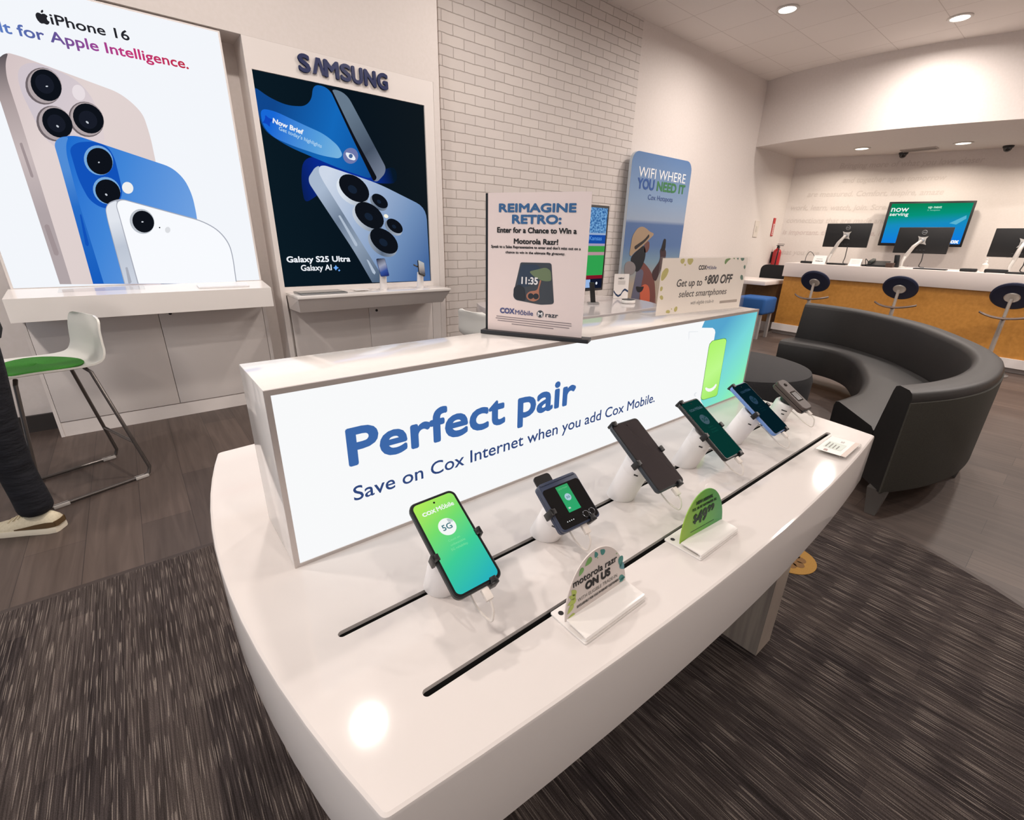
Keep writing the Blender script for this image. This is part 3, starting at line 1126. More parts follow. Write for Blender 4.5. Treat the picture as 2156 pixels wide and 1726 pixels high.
def sign_holder(x0, x1, yb, yf, lab, cat_lab):
    t = thing('sign_holder', lab, 'sign holder', ((x0 + x1) / 2, yf, TZ))
    AC = mat('white_acrylic', (236, 232, 228), rough=.12, coat=.4)
    m = MB()
    m.prism(rr(x1 - x0, yb - yf + .004, .003, 3, (x0 + x1) / 2, (yb + yf) / 2 - .002), TZ + .0004, TZ + .0026, AC)
    m.build('base_plate', t)
    sec = [(yf + .004, TZ + .0026), (yf - .001, TZ + .003), (yf - .0035, TZ + .006), (yf - .002, TZ + .0095), (yf + .003, TZ + .011), (yf + .036, TZ + .0125), (yf + .036, TZ + .0105), (yf + .004, TZ + .009), (yf - .0005, TZ + .0075), (yf, TZ + .005), (yf + .004, TZ + .0045)]
    m = MB()
    m.loft([[(x0 + .002, y, z) for y, z in sec], [(x1, y, z) for y, z in sec]], AC)
    m.build('curved_lip', t)
    m = MB()
    m.prism(circ(.004, 14, x0 + .012, yb - .010), TZ + .0024, TZ + .003, mat('hole_black', (20, 18, 18)))
    m.build('peg_hole', t, smooth=False)
    return t


def half_disc(r, n=30):
    return [(r * math.cos(PI * k / n), r * math.sin(PI * k / n) * 1.30) for k in range(n + 1)]


YG = mat('print_leaf_lime', (176, 192, 92)); GRN = mat('print_leaf_green', (120, 172, 96)); TEAL = mat('print_leaf_teal', (62, 136, 130)); DTEAL = mat('print_leaf_deep_teal', (84, 140, 150))
sign_holder(.366, .496, .352, .288, 'white curved acrylic holder under the white half-round leaf-print sign', '')
SF = frame((.431, .3225, TZ + .0095), (1, 0, 0), (0, .13, 1), (0, -1, .13))
m = MB()
PG = mat('print_card_grey', (214, 204, 198), rough=.45)
m.prism(half_disc(.065), -.0008, .0008, PG, SF)
m.text('motorola razr', -.048, .046, INK, SF, width=.092, cap=.0105, c=.0011, bold=.02)
m.text('ON US', -.0235, .0305, INK, SF, width=.052, cap=.0112, c=.0011, bold=.10)
m.text('WITH ELIGIBLE TRADE-IN', -.040, .0185, mat('print_grey', (90, 86, 84)), SF, width=.085, cap=.0055, c=.0011)
m.text('EXCLUSIVELY FOR COX INTERNET CUSTOMERS', -.042, .0105, mat('print_grey', (90, 86, 84)), SF, width=.090, cap=.0034, c=.0011, bold=.02)
for L, W, x, y, r_, mm in ((.016, .006, -.061, .010, .7, YG), (.017, .007, -.060, .024, .1, YG), (.015, .006, -.057, .036, -.5, YG), (.014, .006, -.060, .003, -.1, YG), (.014, .006, -.052, .044, -.9, YG), (.013, .006, -.036, .058, .9, GRN), (.016, .007, -.024, .068, .5, GRN), (.011, .005, -.003, .082, -1.2, TEAL), (.013, .006, .008, .080, -.8, TEAL), (.020, .008, .054, .030, 1.6, TEAL), (.016, .007, .062, .024, 2.2, DTEAL), (.016, .006, .064, .008, 2.7, TEAL), (.012, .005, .050, .006, .3, TEAL)):
    m.flat(leaf(L, W, x, y, r_), mm, SF, .0011)
for x, y in ((-.012, .072), (.002, .070), (.044, .058)):
    m.flat(circ(.0011, 8, x, y), GRN, SF, .0011)
tag(m.build('price_sign', smooth=False, recalc=False), 'half-round white sign reading ON US with green leaf prints, on the near slot', 'sign')
sign_holder(.645, .773, .352, .285, 'white curved acrylic holder under the green half-round price sign', '')
SF = frame((.711, .319, TZ + .0095), (1, -.06, 0), (0, .09, 1), (-.06, -1, .09))
m = MB()
GB = grad('print_green_card', (.645, 0, 0), (.775, 0, 0), [(0, (150, 186, 56)), (.5, (104, 178, 66)), (1, (60, 150, 90))], lit=True)
m.prism(half_disc(.0645), -.0008, .0008, GB, SF)
DG = mat('print_forest', (22, 52, 36))
m.text('NEW ARRIVAL', -.025, .062, DG, SF, width=.05, cap=.0060, c=.0011, bold=.08)
m.text('TCL 50 XE NXTPAPER 5G', -.036, .052, DG, SF, width=.073, cap=.0048, c=.0011, bold=.02)
m.text('$', -.030, .028, DG, SF, width=.010, cap=.0155, c=.0011, bold=.07)
m.text('49', -.019, .0235, DG, SF, width=.029, cap=.0225, c=.0011, bold=.07)
m.text('99', .0125, .035, DG, SF, width=.019, cap=.0125, c=.0011, bold=.07)
m.flat([(-.036, .011), (.036, .011), (.036, .0122), (-.036, .0122)], DG, SF, .0011)
tag(m.build('price_sign', smooth=False, recalc=False), 'half-round green price sign reading NEW ARRIVAL $49.99', 'sign')
# clear card holder lying at the far corner
t = thing('card_holder', 'clear acrylic block with a small printed card, lying at the far table corner', 'card holder', (1.345, .30, TZ))
HF = frame((1.347, .299, TZ), (1, .03, 0), (-.03, 1, 0), (0, 0, 1))
m = MB(); m.box((-.068, -.036, .0004), (.068, .036, .008), CLEAR, HF, bev=.001); m.build('acrylic_block', t)
m = MB()
m.flat(rr(.128, .066, .001, 2), PAPER, HF, .0092)
m.flat(rr(.052, .040, .002, 2, -.006, .006), mat('print_panel_mint', (206, 214, 206)), HF, .0096)
m.flat([(-.064, -.032), (.064, -.032), (.064, -.022), (-.064, -.022)], mat('print_tan', (206, 190, 180)), HF, .0096)
PGREY = mat('print_mid_grey', (120, 116, 112))
for k in range(4):
    m.flat([(-.028, .020 - k * .008), (.012 - .004 * k, .020 - k * .008), (.012 - .004 * k, .0225 - k * .008), (-.028, .0225 - k * .008)], PGREY, HF, .0099)
m.text('$0', -.058, .010, mat('print_red_brown', (140, 80, 70)), HF, width=.014, cap=.008, c=.0099)
m.text('5G', .03, -.004, PGREY, HF, width=.012, cap=.007, c=.0099)
m.build('printed_card', t, smooth=False, recalc=False)

# ---------------------------------------------------------------- signs standing on the light box
PU = V((.107, -.186, 0)).normalized()
PF = frame((.604, .830, 0), PU, (0, 0, 1), PU.cross(V((0, 0, 1))))
ZB = 1.0475
t = thing('poster_stand', 'upright giveaway poster in a black-footed frame on top of the light box', 'poster stand', (.655, .745, ZB))
m = MB()
m.box((-.012, ZB + .0003, -.016), (.232, ZB + .009, .014), mat('foot_black', (34, 34, 38), rough=.45), PF, bev=.0012)
m.build('foot_bar', t)
m = MB()
m.box((-.006, ZB + .008, -.005), (.212, 1.334, -.0015), BLACK, PF)
m.build('backing_board', t, smooth=False)
m = MB()
CARD = mat('poster_pink_paper', (240, 222, 216), rough=.25, coat=.6)
m.box((0, ZB + .009, -.0012), (.2146, 1.3345, 0), CARD, PF)
PB = mat('poster_blue', (52, 104, 156), rough=.4)
x_, z_, w_, c_, a_ = (0.0254,1.2992,0.1599,0.0143,-0.0392)
m.text('REIMAGINE', x_, z_, PB, PF, width=w_, cap=c_, c=.0004, bold=.075)
x_, z_, w_, c_, a_ = (0.0546,1.2777,0.1021,0.015,-0.0356)
m.text('RETRO:', x_, z_, PB, PF, width=w_, cap=c_, c=.0004, bold=.075)
x_, z_, w_, c_, a_ = (0.0213,1.2598,0.1682,0.0097,-0.0368)
m.text('Enter for a Chance to Win a', x_, z_, INK, PF, width=w_, cap=c_, c=.0004, bold=.055)
x_, z_, w_, c_, a_ = (0.0589,1.2388,0.094,0.0095,-0.0312)
m.text('Motorola Razr!', x_, z_, INK, PF, width=w_, cap=c_, c=.0004, bold=.055)
x_, z_, w_, c_, a_ = (0.0077,1.2297,0.1921,0.005,-0.0369)
m.text("Speak to a Sales Representative to enter and don't miss out on a", x_, z_, INK, PF, width=w_, cap=c_, c=.0004, bold=.04)
x_, z_, w_, c_, a_ = (0.0406,1.2194,0.1282,0.0046,-0.0428)
m.text('chance to win in the ultimate flip giveaway.', x_, z_, INK, PF, width=w_, cap=c_, c=.0004, bold=.04)
m.flat(rnd([(.0764,1.2023),(.1381,1.2034),(.1418,1.2011),(.1509,1.1253),(.1488,1.1219),(.1436,1.1207),(.1218,1.1184),(.066,1.1247),(.0603,1.1303),(.0596,1.1369),(.0741,1.2006)],.0058,-9), mat('poster_slate', (62, 66, 72), rough=.3), PF, .0004)
m.flat(rnd([(.0781,1.1987),(.1114,1.1991),(.1208,1.19),(.1195,1.1691),(.0877,1.1526),(.0688,1.1537),(.0748,1.1923)],.0058,-9), mat('poster_night', (44, 58, 78), rough=.3), PF, .0007)
m.flat(rnd([(.0936,1.1847),(.1118,1.1896),(.1297,1.1945),(.1411,1.1888),(.144,1.1682),(.131,1.1665),(.1184,1.1691),(.1055,1.1747)],.0058,-9), mat('poster_foliage', (112, 128, 92), rough=.3), PF, .0009)
m.flat(rnd([(.0605,1.1511),(.0734,1.1583),(.0855,1.1503),(.0887,1.1245),(.0671,1.1257),(.0602,1.1325)],.006,-9), mat('poster_dark', (34, 36, 42), rough=.3), PF, .0008)
m.flat(rnd([(.1184,1.1691),(.1218,1.1682),(.117,1.1478),(.1201,1.1308),(.1076,1.1235),(.0933,1.1269),(.0883,1.1353),(.0951,1.1444),(.1136,1.1476)],.0057,-9), mat('poster_copper', (178, 118, 92), rough=.3), PF, .0008)
for cx_, cy_ in ((898, 1105), (948, 1107)):
    pass
m.flat(oval(.0996,1.135,.0063,.0004,.0002,-.0061), mat('poster_dark', (34, 36, 42)), PF, .0011)
m.flat(oval(.1113,1.1352,.0063,.0004,.0003,-.006), mat('poster_dark', (34, 36, 42)), PF, .0011)
x_, z_, w_, c_, a_ = (0.0786,1.1596,0.0352,0.0134,-0.026)
m.text('11:35', x_, z_, mat('poster_white', (244, 242, 242), rough=.4), PF, width=w_, cap=c_, c=.0012, bold=.05)
x_, z_, w_, c_, a_ = (0.03,1.0953,0.0326,0.0104,0.005)
m.text('COX', x_, z_, mat('poster_dusk_blue', (86, 92, 140), rough=.4), PF, width=w_, cap=c_, c=.0004, bold=.08)
x_, z_, w_, c_, a_ = (0.065,1.0943,0.0409,0.0094,-0.0115)
m.text('M\u014dbile', x_, z_, mat('poster_dusk_blue', (86, 92, 140)), PF, width=w_, cap=c_, c=.0004, bold=.02)
m.flat(oval(.122,1.0991,.0077,.0006,.0003,-.0077), mat('poster_slate', (62, 66, 72)), PF, .0004)
x_, z_, w_, c_, a_ = (0.1172,1.0943,0.0098,0.0084,0.0096)
m.text('M', x_, z_, mat('poster_white', (244, 242, 242)), PF, width=w_, cap=c_, c=.0008, bold=.06)
x_, z_, w_, c_, a_ = (0.1341,1.094,0.0274,0.009,0.0058)
m.text('razr', x_, z_, mat('poster_slate', (62, 66, 72)), PF, width=w_, cap=c_, c=.0004, bold=.03)
for k, (y0, y1, xa, xb) in enumerate(((1292, 1370, 570, 1285), (1310, 1390, 562, 1285), (1332, 1410, 580, 1265), (1368, 1415, 715, 1115))):
    pass
for q in [[(.0211,1.0883),(.1911,1.0848),(.1912,1.083),(.0211,1.0864)],[(.0191,1.084),(.1919,1.08),(.192,1.0783),(.0191,1.0821)],[(.0237,1.0792),(.1872,1.0752),(.1873,1.0735),(.0237,1.0774)],[(.0574,1.0737),(.1531,1.0714),(.1532,1.0696),(.0575,1.0719)]]:
    m.flat(q, mat('poster_fine_print', (150, 138, 140), rough=.4), PF, .0004)
m.build('poster_sheet', t, smooth=False, recalc=False)

OU = V((.397, -.044, 0)).normalized()
OF = frame((1.133, .753, 0), OU, (0, 0, 1), OU.cross(V((0, 0, 1))))
t = thing('offer_sign', 'clear acrylic table sign offering $800 OFF smartphones, on the light box', 'sign', (1.33, .735, ZB))
m = MB()
m.box((-.012, ZB + .0004, -.085), (.435, ZB + .003, .010), CLEAR, OF, bev=.0006)
m.build('acrylic_base', t)
m = MB()
m.box((-.008, ZB + .003, .0015), (.412, 1.2095, .0035), CLEAR, OF)
m.box((-.008, ZB + .003, -.0045), (.412, 1.2095, -.0025), CLEAR, OF)
m.build('acrylic_sleeve', t, smooth=False)
m = MB()
CREAM = translucent(mat('offer_cream_paper', (252, 242, 230), rough=.4))
m.flat([(0, ZB + .004), (.4, ZB + .004), (.4, 1.2065), (0, 1.2065)], CREAM, OF, -.001)
OFK = OF
def T_(body, q, mm, bold=0., shear=0.):
    m.text(body, q[0], q[1], mm, OFK, width=q[2], cap=q[3], c=-.0006, bold=bold, shear=shear)
T_('COX', (0.16,1.1742,0.0353,0.0116,0.0205), INK, .07)
T_('M\u014dbile', (0.1976,1.1745,0.0459,0.0092,0.0129), mat('poster_dusk_blue', (86, 92, 140)), .02)
T_('Get up to', (0.0713,1.129,0.114,0.0196,0.0232), INK, .015, .12)
T_('$', (0.1961,1.144,0.0098,0.011,0.0402), INK, .05, .1)
T_('800 OFF', (0.2107,1.1329,0.1194,0.0243,0.0121), INK, .05, .12)
T_('select smartphones', (0.0882,1.0987,0.2265,0.0185,0.0186), mat('offer_grey', (88, 82, 78)), .01, .12)
T_('with eligible trade-in', (0.1469,1.0751,0.1107,0.0105,0.0146), mat('offer_grey', (88, 82, 78)), 0, .1)
m.flat([(.2893,1.0786),(.3807,1.0794),(.3816,1.0709),(.2899,1.0707)], mat('offer_tan', (196, 182, 170)), OF, -.0006)
OY = mat('offer_leaf_yellow', (214, 204, 122)); OG = mat('offer_leaf_green', (116, 158, 84)); OT = mat('offer_leaf_teal', (96, 140, 122))
for q, mm in ([(rnd([(.075,1.204),(.0894,1.2058),(.0936,1.1986),(.088,1.1909),(.0798,1.1916),(.0736,1.1972)],.0059,-9),0),(rnd([(.1037,1.2048),(.1275,1.2053),(.1308,1.1984),(.1217,1.1874),(.1111,1.1891),(.1041,1.197)],.0061,-9),0),(oval(.0966,1.1883,.0035,-0,.0007,-.0028),0),(rnd([(.0056,1.1462),(.0013,1.1555),(.0043,1.1707),(.0151,1.1802),(.0244,1.181),(.031,1.1748),(.0262,1.161),(.0144,1.149)],.0057,-9),0),(rnd([(.0065,1.1182),(.0035,1.1283),(.0091,1.1331),(.0162,1.1288),(.0145,1.121)],.0058,-9),0),(rnd([(.0087,1.1071),(.0156,1.1084),(.0232,1.1017),(.0217,1.0948),(.0133,1.0959),(.0067,1.1025)],.0058,-9),0),(rnd([(.0422,1.0571),(.0418,1.0637),(.0512,1.066),(.0607,1.0615),(.0586,1.055)],.006,-9),0),(rnd([(.0778,1.0591),(.0752,1.0665),(.0823,1.0734),(.0902,1.0723),(.0913,1.0629),(.0858,1.0576)],.0062,-9),0),(oval(.065,1.0672,.0025,-.0002,.0004,-.002),0),(rnd([(.2842,1.1862),(.2784,1.194),(.2826,1.2029),(.3004,1.2055),(.3096,1.2041),(.2968,1.1982)],.007,-9),1),([(.3179,1.2061),(.3286,1.2061),(.3272,1.2014)],1),([(.337,1.206),(.349,1.2063),(.3466,1.1992)],2),(rnd([(.3571,1.206),(.3785,1.2062),(.3779,1.199),(.3683,1.1963),(.3605,1.2012)],.0074,-9),2),(rnd([(.3823,1.181),(.3892,1.1861),(.3948,1.1773),(.3907,1.1711),(.3841,1.1757)],.0075,-9),2),(rnd([(.3785,1.1424),(.3742,1.1496),(.3784,1.1558),(.3882,1.1528),(.3937,1.1402),(.3857,1.138)],.0076,-9),2)]):
    m.flat(q, (OY, OG, OT)[mm], OF, -.0006)
m.build('offer_card', t, smooth=False, recalc=False)

# ---------------------------------------------------------------- the white phone display on the left wall
IPX0, IPX1 = -.529, .736
t = thing('display_cabinet', 'white two-door display cabinet under the shelf of the white phone poster', 'cabinet', (.09, 3.95, 0))
m = MB()
m.box((-.55, 3.852, .0), (-.533, 4.05, .86), PANELW)
m.box((.722, 3.852, 0), (.745, 4.05, .86), PANELW)
m.box((-.533, 3.875, .0), (.722, 4.05, .86), PANELW)
m.build('body', t, smooth=False)
for a, c in ((-.531, .0935), (.0965, .7195)):
    m = MB(); m.box((a, 3.852, .098), (c, 3.872, .755), PANELW, bev=.0015); m.build('door', t)
m = MB(); m.box((-.533, 3.856, 0), (.722, 3.874, .093), PANELW); m.build('toe_kick', t, smooth=False)
m = MB(); m.lathe([(.009, 0), (.009, .004), (.0001, .004)], BLACK, frame((.16, 3.852, .725), (1, 0, 0), (0, 0, 1), (0, -1, 0)), 16); m.build('lock', t)
t = thing('display_shelf', 'thick white glossy shelf under the white phone poster', 'shelf', (.1, 3.73, .76))
m = MB()
sec = [(3.606, .762), (3.606, .889), (3.8515, .918), (3.8515, .762)]
m.loft([[(-.552, y, z) for y, z in sec], [(.752, y, z) for y, z in sec]], WHITE_GLOSS)
m.build('shelf_body', t, smooth=False)
m = MB()
m.box((-.13, 3.70, .903), (.19, 3.80, .9055), CLEAR, frame((0, 0, 0), (1, 0, 0), (0, 1, .10), (0, 0, 1)))
t2 = thing('acrylic_tray', 'flat clear acrylic plate lying on the shelf under the white phone poster', 'plate', (.0, 3.74, .9))
m = MB()
m.add([(-.34, 3.70, .9012), (.06, 3.70, .9012), (.06, 3.82, .9155), (-.34, 3.82, .9155), (-.34, 3.70, .9035), (.06, 3.70, .9035), (.06, 3.82, .9178), (-.34, 3.82, .9178)], [(0, 1, 2, 3), (4, 5, 6, 7), (0, 1, 5, 4), (1, 2, 6, 5), (2, 3, 7, 6), (3, 0, 4, 7)], CLEAR)
m.build('plate', t2, smooth=False)
t2 = thing('info_card', 'white card in a clear block lying on the shelf near its right end', 'card', (.5, 3.74, .9))
m = MB()
m.add([(.335, 3.66, .8965), (.63, 3.66, .8965), (.63, 3.76, .9083), (.335, 3.76, .9083), (.335, 3.66, .906), (.63, 3.66, .906), (.63, 3.76, .918), (.335, 3.76, .918)], [(0, 1, 2, 3), (4, 5, 6, 7), (0, 1, 5, 4), (1, 2, 6, 5), (2, 3, 7, 6), (3, 0, 4, 7)], mat('card_block', (232, 232, 234), rough=.1))
m.build('block', t2, smooth=False)

t = thing('light_box', 'tall white backlit poster of three phones, mounted above the left shelf', 'light box', (.1, 3.97, 1.66))
m = MB()
m.box((-.541, 3.853, .9185), (.747, 4.079, 2.409), PANELW)
m.build('frame', t, smooth=False)
IF = front(3.852)
m = MB()
m.flat([(-.529, .922), (.736, .922), (.736, 2.400), (-.529, 2.400)], emi('poster_backlit', (240, 243, 248), 1.03), IF)
K = .0006
m.flat(rnd([(-.268,2.076),(-.249,2.086),(-.202,2.08),(.167,1.987),(.223,1.944),(.262,1.891),(.273,1.781),(.27,1.597),(.149,.915),(-.332,.937),(-.336,1.864),(-.34,1.957),(-.327,2.02)],.0607,.984), grad('print_rose', (-.5, 0, 2.0), (.45, 0, 1.2), [(0, (206, 188, 190)), (.35, (226, 212, 210)), (.7, (222, 208, 206)), (1, (206, 192, 196))]), IF, K)
m.flat(rnd([(-.327,2.02),(-.268,2.076),(-.25,2.084),(-.271,2.039),(-.284,1.975),(-.281,1.742),(-.281,.935),(-.332,.937),(-.336,1.864),(-.34,1.957)],.0596,.991), grad('print_rose_side', (-.56, 0, 2.0), (-.40, 0, 1.3), [(0, (96, 88, 92)), (.25, (170, 156, 156)), (.6, (200, 186, 186)), (1, (176, 164, 166))]), IF, 2 * K)
m.flat(rnd([(-.241,1.991),(-.216,2.039),(-.166,2.064),(-.088,2.049),(-.009,2.019),(.037,1.96),(.056,1.877),(.055,1.789),(.051,1.716),(-.055,1.631),(-.162,1.655),(-.215,1.717),(-.228,1.816),(-.245,1.911)],.0623,.986), grad('print_lilac', (-.45, 0, 2.0), (0, 0, 1.7), [(0, (214, 200, 206)), (.5, (206, 196, 204)), (1, (222, 208, 210))]), IF, 2 * K)
LR = emi('print_lens_rim', (176, 164, 166)); LRD = emi('print_lens_rim_dark', (110, 100, 104)); LK = emi('print_lens', (14, 18, 26)); LG = emi('print_lens_glow', (52, 60, 72)); GL = emi('print_glint', (200, 206, 214))
for ring, rim, lens, glow, glint in ([(oval(-.1481,1.9589,.0329,-.061,-.0672,-.0628),oval(-.1426,1.9615,.0312,-.0575,-.0632,-.059),oval(-.1368,1.965,.0324,-.0529,-.0528,-.0517),oval(-.1419,1.9697,.02,-.0328,-.0312,-.0305),oval(-.1359,1.9603,.0051,.0009,-.0008,-.0034)),(oval(-.1486,1.7844,.0403,-.0592,-.062,-.0639),oval(-.1429,1.7869,.0381,-.0558,-.058,-.0599),oval(-.1348,1.7906,.0385,-.0478,-.0486,-.0537),oval(-.1399,1.7873,.0232,-.0289,-.0289,-.032),oval(-.1389,1.7738,.0039,-.0044,-.0032,-.0037)),(oval(-.0065,1.8257,.0432,-.059,-.0645,-.0659),oval(-.003,1.8279,.0408,-.0555,-.0604,-.0617),oval(.0032,1.8315,.0418,-.0484,-.0518,-.0568),oval(-.0006,1.8248,.0252,-.0294,-.0314,-.0344),oval(-.0067,1.8116,.0047,-.005,-.0033,-.0038))]):
    m.flat(ring, LRD, IF, 3 * K); m.flat(rim, LR, IF, 4 * K); m.flat(lens, LK, IF, 5 * K); m.flat(glow, emi('print_lens_mid', (24, 28, 40)), IF, 6 * K); m.flat(glint, GL, IF, 7 * K)
m.flat(oval(-.0096,1.9537,.0269,.0168,.0064,-.0342), emi('print_flash', (232, 222, 226)), IF, 3 * K)
for q in ([rnd([(-.314,1.671),(-.303,1.676),(-.299,1.513),(-.304,1.504),(-.311,1.509)],.0631,.99),rnd([(-.32,1.258),(-.309,1.268),(-.299,1.263),(-.294,1.111),(-.302,1.096),(-.316,1.101)],.0667,.987)]):
    m.flat(q, emi('print_button', (160, 146, 148)), IF, 3 * K)
m.flat(rnd([(-.175,1.675),(-.166,1.698),(-.143,1.72),(-.075,1.74),(.347,1.619),(.401,1.558),(.426,1.466),(.427,1.316),(.357,.913),(-.184,.933),(-.175,1.6)],.0672,.977), grad('print_blue_phone', (-.25, 0, 1.5), (.4, 0, 1.2), [(0, (20, 104, 206)), (.4, (66, 134, 216)), (1, (116, 164, 226))]), IF, 8 * K)
m.flat(rnd([(-.175,1.675),(-.166,1.698),(-.143,1.72),(-.103,1.73),(-.123,1.694),(-.135,1.64),(-.142,1.391),(-.134,.932),(-.184,.933),(-.175,1.6)],.0672,.984), grad('print_blue_side', (-.3, 0, 1.5), (-.1, 0, .95), [(0, (80, 140, 214)), (.3, (40, 110, 200)), (1, (22, 92, 190))]), IF, 9 * K)
m.flat(rnd([(-.116,1.669),(-.076,1.704),(-.004,1.718),(.056,1.703),(.075,1.645),(.075,1.55),(.072,1.443),(.013,1.366),(-.045,1.363),(-.092,1.404),(-.115,1.506)],.0691,.98), emi('print_blue_island', (18, 82, 186)), IF, 9 * K)
for rim, lens, glint in ([(oval(-.0009,1.6208,.0311,-.0585,-.0589,-.0522),oval(.0029,1.6166,.0282,-.0531,-.0515,-.0455),oval(-.0025,1.6105,.0041,.0004,-.0009,-.0038)),(oval(-.0001,1.4615,.038,-.0496,-.0515,-.055),oval(.0036,1.4559,.0353,-.046,-.0459,-.0489),oval(-.0082,1.4397,.0039,-.0047,-.0035,-.0039))]):
    m.flat(rim, emi('print_sky_rim', (120, 170, 220)), IF, 10 * K); m.flat(lens, LK, IF, 11 * K); m.flat(glint, GL, IF, 12 * K)
m.flat(oval(.1015,1.4844,.025,.0188,.0109,-.0266), emi('print_flash_white', (240, 240, 240)), IF, 10 * K)
m.flat(rnd([(-.153,1.324),(-.146,1.326),(-.15,1.161),(-.158,1.148),(-.167,1.156)],.0712,.982), emi('print_blue_island', (18, 82, 186)), IF, 10 * K)
m.flat(rnd([(-.03,1.363),(-.008,1.397),(.051,1.424),(.452,1.314),(.537,1.26),(.587,1.173),(.593,1.078),(.585,.904),(-.036,.929),(-.035,1.299)],.0747,.97), emi('print_grey_edge', (168, 172, 184)), IF, 13 * K)
m.flat(rnd([(.039,1.406),(.066,1.415),(.449,1.308),(.532,1.255),(.581,1.169),(.587,1.076),(.579,.904),(.035,.926),(.029,1.331),(.027,1.381)],.0765,.969), emi('print_white_phone', (246, 248, 252), 1.02), IF, 14 * K)
m.flat(rnd([(-.028,1.361),(-.008,1.391),(.036,1.411),(.023,1.381),(.025,1.326),(.029,.926),(-.032,.929),(-.032,1.299)],.0748,.978), grad('print_silver_side', (.0, 0, 1.3), (.1, 0, .95), [(0, (226, 230, 238)), (.4, (190, 198, 212)), (1, (206, 212, 224))]), IF, 14 * K)
m.flat(oval(.1316,1.2967,.0317,-.055,-.0533,-.0473), emi('print_silver_rim', (186, 192, 200)), IF, 15 * K)
m.flat(oval(.1368,1.2959,.0301,-.0472,-.0453,-.0424), LK, IF, 16 * K)
m.flat(oval(.1321,1.2947,.0054,.0002,-.0009,-.0042), GL, IF, 17 * K)
m.flat(oval(.2519,1.2509,.0142,.0004,-.0037,-.0184), emi('print_flash_grey', (220, 222, 226)), IF, 15 * K)
m.flat(oval(.2126,1.2637,.0037,.0001,-.0009,-.0043), LK, IF, 15 * K)
m.flat(rnd([(-.01,1.026),(.001,1.028),(.002,.937),(-.007,.928),(-.016,.928)],.0787,.976), emi('print_grey_edge', (168, 172, 184)), IF, 16 * K)
x_, z_, w_, c_, a_ = (-0.0444,2.2546,0.323,0.0446,-0.0091)
m.text('iPhone 16', x_, z_, emi('print_black', (38, 38, 44)), IF, width=w_, cap=c_, c=K, bold=.028)
AP = emi('print_black', (38, 38, 44))
lx, lz = [(-.076,2.273)][0]
ap = [(0, .30), (.10, .36), (.24, .38), (.37, .31), (.43, .21), (.34, .12), (.31, .0), (.36, -.13), (.46, -.19), (.40, -.33), (.29, -.45), (.18, -.49), (.08, -.46), (0, -.44), (-.08, -.46), (-.18, -.49), (-.29, -.44), (-.40, -.28), (-.46, -.08), (-.45, .12), (-.37, .28), (-.24, .37), (-.10, .36)]
sc_ = .054
m.flat([(lx + x * sc_, lz + z * sc_) for x, z in ap], AP, IF, K)
m.flat([(lx + x * sc_, lz + z * sc_) for x, z in ((-.01, .40), (.02, .54), (.11, .65), (.21, .68), (.20, .54), (.12, .43))], AP, IF, K)
x_, z_, w_, c_, a_ = (-0.2522,2.1726,0.7947,0.0476,-0.0055)
TG = grad('print_spectrum', (x_, 0, 0), (x_ + w_, 0, 0), [(0, (92, 126, 196)), (.22, (88, 88, 150)), (.45, (150, 70, 150)), (.65, (196, 52, 120)), (1, (190, 44, 66))])
m.text('lt for Apple Intelligence.', x_, z_, TG, IF, width=w_, cap=c_, c=K, bold=.03)
wlt = 1.0 * c_ * 1.9
m.text('Bui', x_ - wlt * .93, z_, TG, IF, width=wlt * .85, cap=c_, c=K, bold=.03)
m.build('backlit_face', t, smooth=False, recalc=False)

# ---------------------------------------------------------------- the dark phone display
t = thing('display_tower', 'tall white display unit framing the dark blue phone poster', 'display unit', (1.55, 3.97, 0))
TX0, TX1 = .864, 2.245
m = MB()
m.box((TX0, 3.85, 2.244), (TX1, 4.078, 2.4195), PANELW)
m.box((TX0, 3.85, 0), (.8985, 4.078, 2.244), PANELW)
m.box((2.158, 3.85, 0), (TX1, 4.078, 2.244), PANELW)
m.box((.8985, 3.90, 0), (2.158, 4.078, 2.244), PANELW)
m.box((.8985, 3.85, .80), (2.158, 3.90, .862), PANELW)
m.build('body', t, smooth=False)
for a, c in ((.9155, 1.5375), (1.5405, 2.1555)):
    m = MB(); m.box((a, 3.851, .10), (c, 3.871, .70), PANELW, bev=.0015); m.build('door', t)
m = MB(); m.box((.8985, 3.86, 0), (2.158, 3.9, .095), PANELW); m.build('toe_kick', t, smooth=False)
m = MB(); m.lathe([(.011, 0), (.011, .004), (.0001, .004)], BLACK, frame((1.608, 3.851, .636), (1, 0, 0), (0, 0, 1), (0, -1, 0)), 16); m.build('lock', t)
LNAVY = mat('letter_navy', (24, 38, 86), rough=.25, coat=.4)
TFm = front(3.85)
xs = [1.2, 1.286, 1.372, 1.487, 1.570, 1.664, 1.764]
wid = [.076, .088, .104, .074, .080, .088, .082]
for ch, x, w_ in zip('SAMSUNG', xs, wid):
    vs, fs = glyphs('A' if ch == 'A' else ch)
    m = MB()
    if ch == 'A':
        H = .098
        z0 = 2.292
        poly = [(x, z0), (x + .030, z0 + H), (x + w_ - .030, z0 + H), (x + w_, z0), (x + w_ - .024, z0), (x + w_ / 2, z0 + H * .72), (x + .024, z0)]
        m.prism(poly, 0.0, .014, LNAVY, TFm)
    else:
        for q in range(8):
            m.text(ch, x, 2.293, LNAVY, TFm, width=w_ * .9, cap=.094, c=.001 + .002 * q, bold=.062)
    m.build('raised_letter', t, smooth=False)
t = thing('light_box', 'dark backlit poster of two silver-blue phones in the white display unit', 'light box', (1.53, 3.88, 1.55))
SFm = front(3.862)
m = MB()
m.box((.8995, 3.864, .8635), (2.157, 3.898, 2.2435), mat('light_box_black', (16, 20, 26), rough=.3))
